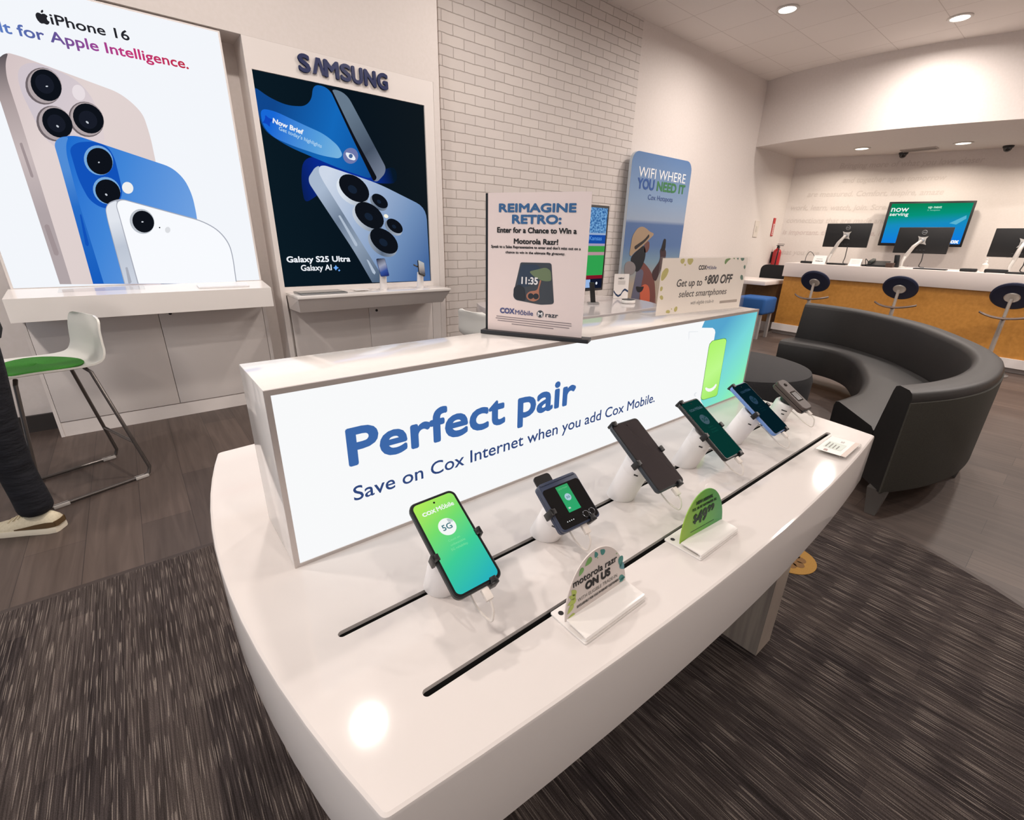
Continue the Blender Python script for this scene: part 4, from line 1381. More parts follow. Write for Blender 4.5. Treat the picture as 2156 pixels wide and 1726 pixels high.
m.build('housing', t, smooth=False)
m = MB()
def SA(q, mm, k):
    m.flat(q, mm, SFm, k * K)
def clampx(q):
    return [(min(max(x, .901), 2.1555), min(max(z, .865), 2.242)) for x, z in q]
SA([(.9, .864), (2.1565, .864), (2.1565, 2.243), (.9, 2.243)], grad('print_midnight', (.9, 0, 0), (2.15, 0, 0), [(0, (10, 26, 36)), (.5, (8, 20, 30)), (1, (16, 24, 30))]), 0)
SA(clampx(rnd([(1.153,1.759),(1.296,1.787),(1.498,1.742),(1.72,1.722),(1.878,1.78),(1.886,1.649),(1.713,1.636),(1.397,1.652),(1.203,1.502),(1.126,1.457),(1.118,1.602)],.097,.942)), grad('print_glow_blue', (1.1, 0, 1.3), (1.9, 0, 1.5), [(0, (8, 26, 48)), (.3, (10, 40, 140)), (.7, (10, 50, 160)), (1, (8, 24, 40))]), 1)
SA(clampx(rnd([(.89,2.157),(.971,2.106),(1.091,2.071),(1.21,2.086),(1.263,2.136),(1.286,2.235),(1.395,2.231),(1.689,1.655),(1.404,1.717),(1.055,1.822),(.915,1.9),(.897,2.013)],.0843,.952)), grad('print_screen_blue', (.95, 0, 1.9), (1.75, 0, 1.6), [(0, (16, 70, 140)), (.45, (20, 104, 186)), (.8, (16, 84, 160)), (1, (24, 64, 110))]), 2)
SA(clampx(rnd([(.913,2.029),(1.002,2.027),(1.207,1.965),(1.328,1.931),(1.421,1.866),(1.448,1.809),(1.415,1.782),(1.296,1.787),(1.095,1.827),(.972,1.865),(.916,1.924)],.0863,.951)), grad('print_pill_blue', (.95, 0, 1.9), (1.5, 0, 1.65), [(0, (24, 104, 214)), (.5, (86, 158, 220)), (1, (140, 194, 224))]), 3)
SA(clampx(rnd([(1.395,2.231),(1.519,2.22),(1.649,2),(1.79,1.76),(1.778,1.713),(1.711,1.65),(1.677,1.65),(1.546,1.908),(1.451,2.124)],.1002,.937)), grad('print_steel', (1.5, 0, 2.1), (1.95, 0, 1.55), [(0, (104, 122, 140)), (.4, (70, 82, 100)), (.7, (120, 130, 150)), (1, (196, 206, 220))]), 3)
SA(clampx(rnd([(1.395,2.231),(1.411,2.23),(1.55,1.948),(1.708,1.678),(1.689,1.655),(1.673,1.654),(1.546,1.908)],.1002,.939)), emi('print_edge_black', (14, 16, 24)), 4)
SA(oval(1.5085,1.8105,.0595,.0065,-.0057,-.0543), emi('print_icon_violet', (110, 120, 170)), 4)
SA(rnd([(1.474,1.831),(1.529,1.826),(1.547,1.793),(1.533,1.781),(1.488,1.787),(1.47,1.817)],.1074,.94), emi('print_icon_white', (236, 240, 246)), 5)
SA(oval(1.5083,1.8091,.0155,.0017,-.0016,-.0149), emi('print_icon_blue', (70, 100, 150)), 6)
SA(rnd([(.942,1.997),(.958,1.979),(.994,1.972),(.963,1.954),(.961,1.921),(.941,1.944),(.912,1.942),(.935,1.964)],.0876,.958), emi('print_star_blue', (16, 70, 190)), 4)
q = (0.9826,1.9542,0.1956,0.0285,-0.236)
m.text('Now Brief', q[0], q[1], emi('print_icon_white', (236, 240, 246)), SFm, width=q[2], cap=q[3], ang=q[4], c=5 * K, bold=.06)
q = (1.0146,1.9162,0.2896,0.0229,-0.2723)
m.text("Get today's highlights", q[0], q[1], emi('print_icy', (170, 206, 236)), SFm, width=q[2], cap=q[3], ang=q[4], c=5 * K, bold=.03)
SA(clampx(rnd([(1.261,1.716),(1.303,1.725),(1.713,1.636),(2.14,1.48),(2.151,.862),(1.718,.868),(1.564,1.109),(1.372,1.429),(1.25,1.672)],.1011,.936)), grad('print_ice_back', (1.25, 0, 1.55), (2.1, 0, 1.0), [(0, (206, 216, 232)), (.35, (158, 178, 208)), (.7, (112, 142, 184)), (1, (70, 104, 156))]), 7)
SA(clampx(rnd([(1.174,1.633),(1.228,1.703),(1.266,1.722),(1.251,1.679),(1.275,1.621),(1.718,.868),(1.593,.87),(1.465,1.116),(1.175,1.593)],.099,.944)), grad('print_silver_blue', (1.2, 0, 1.5), (1.7, 0, .95), [(0, (168, 184, 206)), (.3, (110, 126, 148)), (.6, (140, 156, 176)), (1, (80, 98, 122))]), 8)
SA(rnd([(1.363,1.383),(1.379,1.387),(1.495,1.177),(1.493,1.158),(1.476,1.16)],.1083,.94), emi('print_pale_steel', (176, 190, 208)), 9)
SA(rnd([(1.559,1.059),(1.578,1.049),(1.632,.95),(1.62,.934),(1.603,.947)],.119,.935), emi('print_pale_steel', (176, 190, 208)), 9)
LS = grad('print_lens_silver', (1.4, 0, 0), (2.0, 0, 0), [(0, (220, 228, 238)), (.5, (90, 104, 124)), (1, (200, 210, 224))])
for rim, lens, glow in ([(oval(1.4983,1.5659,.1032,-.0758,-.0698,-.0712),oval(1.5129,1.5852,.0989,-.0719,-.0632,-.0644),oval(1.4964,1.577,.0292,-.0214,-.0203,-.0207)),(oval(1.6023,1.3757,.1047,-.0797,-.0681,-.0682),oval(1.619,1.3942,.1014,-.0765,-.0624,-.0625),oval(1.6099,1.3849,.0288,-.0218,-.0189,-.0189)),(oval(1.7149,1.1807,.1062,-.0835,-.0687,-.0674),oval(1.729,1.2011,.1039,-.0809,-.0627,-.0615),oval(1.7192,1.1901,.0306,-.0239,-.0197,-.0193)),(oval(1.7053,1.4929,.062,-.0445,-.0381,-.0382),oval(1.7167,1.5068,.0584,-.0416,-.0334,-.0335),oval(1.7078,1.5019,.0147,-.0105,-.0095,-.0096)),(oval(1.821,1.3073,.066,-.0488,-.0385,-.0379),oval(1.8328,1.3216,.0622,-.0457,-.0349,-.0343),oval(1.8253,1.3167,.0157,-.0115,-.01,-.0098))]):
    SA(rim, LS, 9); SA(lens, emi('print_lens', (14, 18, 26)), 10); SA(glow, emi('print_lens_night', (22, 34, 52)), 11)
SA(oval(1.7607,1.3956,.0175,-.0084,-.0088,-.0122), emi('print_warm_flash', (250, 244, 226)), 9)
q = (0.9429,1.0426,0.4793,0.0398,-0.0077)
m.text('Galaxy S25 Ultra', q[0], q[1], emi('print_icon_white', (236, 240, 246)), SFm, width=q[2], cap=q[3], c=9 * K, bold=.05)
q = (1.036,0.979,0.2309,0.0409,-0.0117)
m.text('Galaxy AI', q[0], q[1], emi('print_icon_white', (236, 240, 246)), SFm, width=q[2], cap=q[3], c=9 * K, bold=.03)
SA(rnd([(1.303,1.019),(1.309,1.001),(1.327,.995),(1.308,.989),(1.298,.971),(1.292,.989),(1.277,.996),(1.293,1.001)],.1101,.944), emi('print_star_sky', (110, 170, 246)), 9)
SA(rnd([(1.326,.986),(1.329,.978),(1.336,.975),(1.328,.972),(1.324,.964),(1.321,.972),(1.314,.975),(1.322,.978)],.1113,.943), emi('print_star_sky', (110, 170, 246)), 9)
m.build('backlit_face', t, smooth=False, recalc=False)
t = thing('display_shelf', 'thinner white shelf with tapered underside below the dark phone poster', 'shelf', (1.54, 3.7, .7))
m = MB()
m.box((.900, 3.545, .803), (2.178, 3.8495, .824), WHITE_GLOSS, bev=.0015)
m.build('shelf_top', t)
m = MB()
m.loft([[(.925, 3.615, .70), (2.13, 3.615, .70), (2.16, 3.8495, .70), (.91, 3.8495, .70)], [(.904, 3.552, .803), (2.174, 3.552, .803), (2.174, 3.8495, .803), (.904, 3.8495, .803)]], PANELW)
m.build('shelf_body', t, smooth=False)
SZ = .824
t = thing('tablet', 'dark grey tablet in a clear holder lying on the shelf under the dark poster', 'tablet', (1.09, 3.7, SZ))
m = MB(); m.box((.94, 3.585, SZ + .0005), (1.28, 3.80, SZ + .012), mat('tablet_silver', (150, 152, 154), rough=.3, metal=.6), bev=.003); m.build('body', t)
m = MB(); m.box((.948, 3.593, SZ + .0115), (1.272, 3.792, SZ + .0128), mat('tablet_glass', (70, 76, 74), rough=.08)); m.build('screen', t, smooth=False)
t = thing('card_holder', 'small clear acrylic card block beside the tablet on the dark poster shelf', 'card holder', (1.42, 3.7, SZ))
m = MB(); m.box((1.36, 3.64, SZ + .0004), (1.50, 3.76, SZ + .010), CLEAR, bev=.001); m.build('acrylic_block', t)
m = MB(); m.box((1.37, 3.65, SZ + .0102), (1.49, 3.75, SZ + .0108), PAPER); m.build('card', t, smooth=False)


def wall_stand(x, y, lab, plab, kind):
    h = .135
    t = thing('phone_stand', lab, 'phone stand', (x, y, SZ))
    m = MB()
    m.lathe([(.033, .0004), (.030, .004), (.0285, .02), (.027, h - .012), (.026, h - .002), (.020, h)], STANDW, frame((x, y, SZ), (1, 0, 0), (0, 1, 0), (0, -.12, 1)))
    m.build('post', t)
    m = MB(); m.box((x - .05, y - .05, SZ + .0004), (x + .05, y + .04, SZ + .006), CLEAR, bev=.001); m.build('acrylic_foot', t)
    top = V((x, y - .016, SZ + h + .004))
    if kind == 'bar':
        F = pose((x - .004, y - .03, SZ + h + .045), 62, -8, 3)
        m = MB(); m.box((-.006, -.02, -.03), (.006, .02, -.009), CLIP, F); m.build('clip', t, smooth=False)
        handset(F, .072, .152, .009, plab, mat('body_cobalt', (60, 84, 150), rough=.35), grad('screen_pearl', screen_dir(F, -.03, .07), screen_dir(F, .03, -.07), [(0, (20, 26, 48)), (.4, (170, 176, 200)), (.7, (60, 90, 170)), (1, (30, 44, 120))], .8), rad=.01, bez=.003)
    else:
        F = pose((x + .008, y - .03, SZ + h + .035), 58, 20, -28)
        m = MB()
        m.box((-.012, -.03, -.028), (.012, .03, -.014), CLIP, F)
        m.box((-.075, -.006, -.016), (-.034, .006, -.010), CLIP, F)
        m.box((-.03, -.075, -.016), (.03, -.062, .004), CLIP, F, bev=.003)
        m.build('clip', t, smooth=False)
        handset(F, .068, .13, .012, plab, BLACK, grad('screen_pale', screen_dir(F, -.03, .06), screen_dir(F, .03, -.06), [(0, (206, 212, 214)), (.5, (190, 178, 172)), (1, (60, 66, 84))], .8), rad=.006, bez=.003)


wall_stand(1.62, 3.70, 'white upright stand on the shelf under the dark poster, nearer the tablet', 'smartphone with a cobalt rim held upright on the dark poster shelf', 'bar')
wall_stand(1.965, 3.71, 'white upright stand on the shelf under the dark poster, nearer the brick wall', 'black-clamped phone with a pale screen tilted on the dark poster shelf', 'tilt')

# ---------------------------------------------------------------- second table behind the light box
t2 = thing('display_table', 'second white display table by the brick wall, carrying the television', 'table', (2.75, 2.65, 0))
o2 = [(x if x < 2.9 else 2.9 + (x - 2.9) * 1.5, y) for x, y in table_outline(2.68, .53, 2.14, 3.16, .05, .13)]
slab(o2, [], .665, .75, mat('table_white_greyed', (188, 182, 182), rough=.12, coat=.3)).build('tabletop', t2, angle=30)  # white laminate greyed: dim light and dark reflections are put into the colour
for x0 in (2.42, 3.1):
    m = MB(); m.box((x0, 2.26, .002), (x0 + .1, 3.04, .6655), LEGW); m.build('leg', t2, smooth=False)
t = thing('television', 'black-framed television showing a baseball field, on the second display table', 'television', (2.6, 2.66, .75))
m = MB(); m.box((2.05, 2.65, .845), (3.147, 2.70, 1.506), BLACK, bev=.004); m.build('housing', t)
m = MB()
m.box((2.5, 2.665, .758), (2.7, 2.69, .86), BLACK); m.box((2.35, 2.62, .7504), (2.85, 2.78, .760), BLACK, bev=.003); m.build('stand', t, smooth=False)
TF = front(2.6495)
m = MB()
sx0, sx1, zt, zb = 2.07, 3.127, 1.487, .865
CROWD = noisy('crowd_screen', (40, 90, 150), (120, 170, 215), (60, 60, 60), ns=1, fac=(.4, .6))
_n = CROWD.node_tree
_e = _n.nodes.new('ShaderNodeEmission'); _e.inputs[1].default_value = 1.0
_n.links.new([x for x in _n.nodes if x.type == 'VALTORGB'][0].outputs[0], _e.inputs[0])
_n.links.new(_e.outputs[0], _n.nodes['Material Output'].inputs[0])
bands = [(0, .30, CROWD), (.30, .325, emi('tv_rail', (150, 170, 200))), (.325, .43, emi('tv_blue_board', (24, 74, 160))), (.43, .46, emi('tv_track', (160, 150, 180))), (.46, .535, emi('tv_grass', (56, 150, 66))), (.535, .575, emi('tv_clay', (176, 142, 150))), (.575, .83, emi('tv_grass_near', (48, 158, 78))), (.83, .875, emi('tv_red_bar', (126, 22, 40))), (.875, 1, emi('tv_score_dark', (18, 24, 44)))]
for a, c, mm in bands:
    m.flat([(sx0, zt + (zb - zt) * c), (sx1, zt + (zb - zt) * c), (sx1, zt + (zb - zt) * a), (sx0, zt + (zb - zt) * a)], mm, TF)
m.flat([(2.62, .872), (2.98, .872), (2.98, .938), (2.62, .938)], emi('tv_pale_box', (150, 180, 226)), TF, .0006)
m.flat(circ(.026, 20, 2.9, .905), emi('tv_badge_blue', (40, 70, 170)), TF, .0012)
m.flat(circ(.012, 16, 3.06, .905), emi('tv_white', (220, 226, 236)), TF, .0012)
m.text('Kansas', 2.93, 1.245, emi('tv_board_text', (90, 150, 220)), TF, width=.15, cap=.03, c=.0006, bold=.02)
m.build('screen', t, smooth=False, recalc=False)
q = V((2.9404,2.5603,0.75))
t = thing('remote_stand', 'black remote control leaning on a small silver base, before the television', 'remote control', q)
Fq = frame(q, (.8, -.6, 0), (.6, .8, 0), (0, 0, 1))
m = MB(); m.box((-.045, -.03, .0004), (.045, .03, .016), SILVER, Fq, bev=.003); m.build('base', t)
m = MB(); m.box((-.02, -.008, .012), (.02, .010, .175), BLACK, frame(q, (.8, -.6, 0), (.55, .80, .1), (-.13, .08, 1)), bev=.004); m.build('remote', t)
q = V((3.4623,2.6962,0.75))
t = thing('card_stand', 'small white upright card with a blue ribbon wave, on the second table', 'card', q)
Fq = frame(q, (.93, -.37, 0), (0, .04, 1), (-.37, -.93, 0))
m = MB(); m.box((-.075, .0006, -.001), (.075, .215, .001), PAPER, Fq); m.build('card', t, smooth=False)
m = MB()
RB = mat('ribbon_navy', (34, 60, 96), rough=.5)
wv = [(-.074, .075), (-.05, .045), (-.025, .030), (0, .042), (.02, .075), (.04, .088), (.074, .070)]
for i in range(len(wv) - 1):
    a, c = wv[i], wv[i + 1]
    m.flat([(a[0], a[1]), (c[0], c[1]), (c[0], c[1] - .018), (a[0], a[1] - .018)], RB, Fq, .0015)
m.text('NEW', -.03, .170, INK, Fq, width=.055, cap=.012, c=.0015, bold=.08)
for k in range(3):
    m.flat([(-.035, .15 - k * .012), (.04, .15 - k * .012), (.04, .153 - k * .012), (-.035, .153 - k * .012)], PGREY, Fq, .0015)
m.build('print', t, smooth=False, recalc=False)
m = MB(); m.box((-.075, .0004, -.05), (.075, .004, .05), CLEAR, Fq); m.build('clear_base', t, smooth=False)
q = V((3.2519,2.4475,0.75))
t = thing('round_puck', 'round white puck with a black top beside the white card on the second table', 'smart device', q)
m = MB(); m.lathe([(.054, .0004), (.060, .006), (.060, .022), (.056, .028)], WHITE, frame(q, (1, 0, 0), (0, 1, 0), (0, 0, 1))); m.build('base', t)
m = MB(); m.lathe([(.055, .0275), (.052, .032), (.001, .033)], BLACK, frame(q, (1, 0, 0), (0, 1, 0), (0, 0, 1))); m.build('top', t)

# ---------------------------------------------------------------- hotspot banner beside the brick panel
t = thing('banner', 'tall blue beach banner with rounded top reading WIFI WHERE YOU NEED IT', 'banner', (5.6, 3.98, 0))
bx0, bx1, bz = (5.0305,6.3471,2.2712)
bo = [(bx0, .02), (bx1, .02)] + [(bx1 - .13 + .13 * math.cos(a), bz - .13 + .13 * math.sin(a)) for a in [PI / 2 * k / 8 for k in range(9)]] + [(bx0 + .13 + .13 * math.cos(a), bz - .13 + .13 * math.sin(a)) for a in [PI / 2 + PI / 2 * k / 8 for k in range(9)]]
m = MB()
BE = mat('banner_edge', (196, 206, 216), rough=.5)
m.prism(bo, -.04, -.001, BE, front(3.95))
m.build('frame', t, smooth=False)
m = MB()
BS = [(0, (168, 152, 134)), (.16, (164, 152, 138)), (.30, (116, 144, 162)), (.42, (82, 112, 158)), (.565, (80, 108, 154)), (.59, (146, 162, 184)), (.72, (128, 154, 186)), (1, (86, 122, 170))]
m.prism(bo, -.001, 0, grad('banner_sky', (0, 0, .4), (0, 0, bz), BS, lit=True, rough=.6), front(3.95))
WFm = front(3.95)
def WT(body, q, mm, bold):
    m.text(body, q[0], q[1], mm, WFm, width=q[2], cap=q[3], c=.002, bold=bold)
WT('WIFI WHERE', (5.178,1.9959,1.0478,0.1115,0.0024), mat('banner_white', (240, 242, 244), rough=.6), 0)
WT('YOU', (5.1841,1.8667,0.3411,0.1117,0.0025), mat('banner_blue', (44, 84, 150), rough=.6), .06)
WT('NEED IT', (5.5965,1.8672,0.6459,0.1031,-0.0009), mat('banner_green', (58, 122, 74), rough=.6), .06)
WT('Cox Hotspots', (5.4253,1.7494,0.5585,0.0583,0.0043), mat('banner_ink', (60, 84, 140), rough=.6), .01)
def WP(q, c, k):
    m.flat([(min(max(x, bx0 + .003), bx1 - .003), max(z, .03)) for x, z in q], mat('banner_art_%d_%d_%d' % c, c, rough=.7), WFm, .0012 + .0006 * k)
WP(rnd([(5.34,1.05),(5.51,.967),(5.662,.873),(5.803,.728),(5.908,.381),(5.949,-.066),(5.382,-.004),(5.354,.575),(5.359,.82)],.1008,.064), (110, 66, 62), 1)
WP(rnd([(5.285,.392),(5.356,.835),(5.37,.894),(5.529,.876),(5.485,.568),(5.49,-.016),(5.302,.005)],.1036,.085), (92, 92, 112), 2)
WP(rnd([(5.259,1.087),(5.462,1.204),(5.525,1.086),(5.49,.937),(5.382,.834),(5.241,.912),(5.196,1.03)],.099,.079), (24, 26, 34), 3)
WP(rnd([(5.456,1.233),(5.571,1.249),(5.587,1.153),(5.548,1.101),(5.484,1.094)],.1021,.057), (104, 70, 66), 3)
WP(rnd([(5.163,1.073),(5.177,1.202),(5.183,1.3),(5.273,1.401),(5.379,1.426),(5.473,1.399),(5.544,1.365),(5.64,1.345),(5.645,1.323),(5.553,1.263),(5.417,1.175),(5.257,1.095),(5.204,1.051)],.0973,.072), (158, 136, 112), 4)
WP(rnd([(5.243,1.174),(5.45,1.262),(5.538,1.336),(5.555,1.3),(5.458,1.226),(5.275,1.131)],.0982,.068), (44, 40, 40), 5)
WP(rnd([(5.085,.901),(5.097,.973),(5.177,.998),(5.28,.97),(5.337,.91),(5.318,.836),(5.21,.809),(5.109,.827)],.0967,.098), (128, 122, 124), 4)
WP(rnd([(5.699,.825),(5.878,1.008),(5.836,1.131),(5.882,1.169),(5.989,1.131),(6.002,1.022),(5.915,.851),(5.835,.71),(5.775,.729)],.1094,.025), (60, 40, 44), 3)
WP(rnd([(5.859,1.139),(5.897,1.283),(5.949,1.276),(5.965,1.139),(5.897,1.108)],.1108,.014), (26, 22, 26), 4)
WP(rnd([(5.473,.631),(5.567,.69),(5.682,.653),(5.74,.506),(5.744,.227),(5.576,.241)],.106,.061), (190, 92, 66), 3)
WP(rnd([(5.362,.667),(5.496,.646),(5.573,.658),(5.535,.581),(5.432,.571)],.1035,.074), (30, 28, 34), 4)
m.build('printed_face', t, smooth=False, recalc=False)

# ---------------------------------------------------------------- fire extinguisher corner
t = thing('fire_extinguisher', 'red fire extinguisher hung on the wall at the left end of the service counter', 'fire extinguisher', (9.72, 4.0, .76))
m = MB(); XF = frame((9.72, 3.985, .76), (1, 0, 0), (0, 1, 0), (0, 0, 1))
m.lathe([(.001, 0), (.06, .004), (.072, .02), (.072, .33), (.06, .37), (.03, .395), (.024, .41)], mat('extinguisher_red', (176, 32, 38), rough=.3), XF); m.build('cylinder', t)
m = MB(); m.lathe([(.022, .40), (.022, .44), (.012, .45)], BLACK, XF); m.box((-.015, -.09, .45), (.015, .03, .462), BLACK, XF); m.box((-.012, -.10, .478), (.012, .02, .486), BLACK, XF); m.build('valve_handle', t, smooth=False)
m = MB(); m.tube(spline([V((9.70, 3.95, 1.19)), V((9.63, 3.93, 1.17)), V((9.63, 3.94, 1.0)), V((9.65, 3.95, .85))], 6), .010, BLACK, 8); m.build('hose', t)
m = MB(); m.box((9.69, 4.056, .9), (9.75, 4.079, 1.1), BLACK); m.build('bracket', t, smooth=False)
m = MB(); FS = mat('sign_red', (186, 44, 46), rough=.5)
m.box((9.49, 4.066, 1.38), (9.57, 4.078, 1.69), FS)
SGF = front(4.0655)
m.flat([(9.505, 1.40), (9.555, 1.40), (9.555, 1.59), (9.505, 1.59)], PAPER, SGF, 0)
m.text('FIRE EXTINGUISHER', 9.545, 1.41, FS, SGF, width=.17, cap=.026, ang=PI / 2, c=.001, bold=.05)
tag(m.build('fire_sign', smooth=False, recalc=False), 'narrow red and white vertical sign on the wall above the fire extinguisher', 'sign')
m = MB(); m.box((8.79, 4.068, 1.35), (8.95, 4.079, 1.62), mat('switch_plate_beige', (214, 206, 196), rough=.5), bev=.002)
m.box((8.84, 4.063, 1.44), (8.90, 4.069, 1.53), mat('switch_plate_rocker', (204, 196, 186), rough=.5))
tag(m.build('switch_plate', smooth=False), 'beige switch plate on the wall left of the fire extinguisher sign', 'switch')

# ---------------------------------------------------------------- service counter
CO = V((7.3, 2.86, 0)); CDIR = V((-.07, -.9975, 0)).normalized(); CDEP = V((.9975, -.07, 0)).normalized()
CF = frame(CO, CDIR, CDEP, (0, 0, 1))
OCHRE = noisy('ochre_laminate', (182, 126, 52), (194, 136, 60), (30, 30, 30), rough=.5)
TOE = mat('toe_grey', (150, 142, 138), rough=.4)
t = thing('service_counter', 'long service counter with a white top band, ochre front and white plinth', 'counter', CO)
m = MB(); m.box((.02, .03, .15), (4.6, .70, .815), OCHRE, CF); m.build('front_panel', t, smooth=False)
m = MB(); m.box((0, 0, .815), (4.62, .74, 1.0), mat('counter_white', (216, 206, 200), rough=.35), CF, bev=.004); m.build('worktop', t)
m = MB(); m.box((.0, .01, .055), (4.62, .70, .15), PANELW, CF); m.build('plinth', t, smooth=False)
m = MB(); m.box((.01, .05, .001), (4.6, .68, .055), TOE, CF); m.build('toe_kick', t, smooth=False)
t = thing('side_desk', 'low white desk wing at the left end of the service counter', 'desk', (7.25, 3.2, 0))
m = MB(); m.box((6.9, 2.90, .695), (7.65, 3.75, .748), mat('counter_white', (216, 206, 200)), bev=.003); m.build('desktop', t)
m = MB(); m.box((7.38, 2.92, .14), (7.62, 3.75, .694), noisy('brown_laminate', (104, 72, 36), (114, 80, 42), (30, 30, 30), rough=.6)); m.build('modesty_panel', t, smooth=False)
m = MB(); m.box((7.37, 2.92, .001), (7.62, 3.75, .139), TOE); m.build('plinth', t, smooth=False)
t = thing('task_chair', 'black task chair whose backrest shows above the side desk', 'chair', (8.15, 3.25, 0))
m = MB(); m.loft([[(8.05 + .03 * math.cos(PI * (y - 3.25) / .5), y, z) for y, z in rr(.50, .38, .08, 5, 3.25, .74)], [(8.11 + .03 * math.cos(PI * (y - 3.25) / .5), y, z) for y, z in rr(.50, .38, .08, 5, 3.25, .74)]], mat('chair_black_fabric', (22, 22, 24), rough=.8)); m.build('backrest', t)
m = MB(); m.box((8.10, 3.02, .44), (8.55, 3.48, .52), mat('chair_black_fabric', (22, 22, 24)), bev=.02); m.build('seat', t)
m = MB(); m.tube([(8.32, 3.25, .06), (8.32, 3.25, .44)], .025, BLACK); m.tube([(8.14, 3.25, .5), (8.08, 3.25, .46), (8.30, 3.25, .42)], .018, BLACK)
for k in range(5):
    a = k * 2 * PI / 5; m.tube([(8.32, 3.25, .10), (8.32 + .28 * math.cos(a), 3.25 + .28 * math.sin(a), .05)], .018, BLACK, 8); m.lathe([(.001, -.024), (.02, -.02), (.02, .02), (.001, .024)], BLACK, frame((8.32 + .28 * math.cos(a), 3.25 + .28 * math.sin(a), .025), (1, 0, 0), (0, 0, 1), (0, -1, 0)), 12)
m.build('swivel_base', t)
# blue cube stool
t = thing('cube_stool', 'blue upholstered cube stool on flat grey legs beside the side desk', 'stool', (6.72, 2.9, 0))
m = MB(); m.box((6.54, 2.70, .335), (6.93, 3.10, .56), noisy('stool_blue_fabric', (28, 76, 136), (34, 86, 148), (200, 200, 200), rough=.9), bev=.035, seg=4); m.build('cushion', t)
for x in (6.57, 6.86):
    for y in (2.73, 3.04):
        m = MB(); m.box((x, y, .001), (x + .045, y + .035, .34), mat('stool_grey_leg', (146, 142, 140), rough=.4)); m.build('leg', t, smooth=False)


# ---------------------------------------------------------------- perch stools along the counter
def perch(y, lab):
    x = 6.9
    t = thing('perch_stool', lab, 'stool', (x, y, 0), None)
    F0 = frame((x, y, 0), (1, 0, 0), (0, 1, 0), (0, 0, 1))
    m = MB(); m.lathe([(.20, .001), (.20, .008), (.15, .014), (.03, .022), (.026, .05)], SILVER, F0); m.build('base', t)
    m = MB(); m.tube([(x, y, .03), (x, y, .57)], .021, mat('stool_pole', (196, 190, 182), rough=.35, metal=.6)); m.tube([(x, y, .57), (x + .012, y, .775)], .015, mat('stool_pole', (196, 190, 182))); m.build('pole', t)
    tl = math.radians(52)
    S = frame((x + .035, y, .79), (0, 1, 0), (math.cos(math.radians(90) - tl), 0, math.sin(math.radians(90) - tl)), (math.cos(PI - tl) * 1.0, 0, math.sin(PI - tl)))
    nrm = V((math.sin(tl), 0, math.cos(tl)))       # seat faces the counter and up; its underside faces the room
    S = frame((x + .03, y, .785), (0, 1, 0), V((0, 1, 0)).cross(nrm) * -1, nrm)
    m = MB(); m.lathe([(.05, 0), (.155, .004), (.170, .016), (.168, .03), (.14, .042), (.001, .046)], mat('perch_navy', (16, 26, 56), rough=.6), S, 36); m.build('seat', t)
    m = MB(); m.lathe([(.001, -.012), (.055, -.010), (.062, -.002), (.06, .004)], mat('stool_pole', (196, 190, 182)), S, 28); m.build('hub', t)
    m = MB()
    ins, outs = [], []
    N = 20
    vs = []
    for k in range(N + 1):
        a = -1 + 2 * k / N
        ww = .035 * (1 - .85 * a * a) + .004
        cx_ = x - .10 + .13 * a * a
        zz = .585 + .035 * a * a
        vs.append([(cx_ - ww, y + .20 * a, zz), (cx_, y + .20 * a, zz + .012), (cx_ + ww, y + .20 * a, zz), (cx_, y + .20 * a, zz - .012)])
    m.loft(vs, mat('footrest_grey', (96, 84, 78), rough=.5))
    m.tube([(x, y, .57), (x - .09, y, .585)], .016, mat('footrest_grey', (96, 84, 78)))
    m.build('footrest', t)


perch(2.30, 'navy perch stool at the counter nearest the side desk')
perch(1.41, 'navy perch stool at the counter below the wall television')
perch(.49, 'navy perch stool at the counter behind the end of the curved sofa')


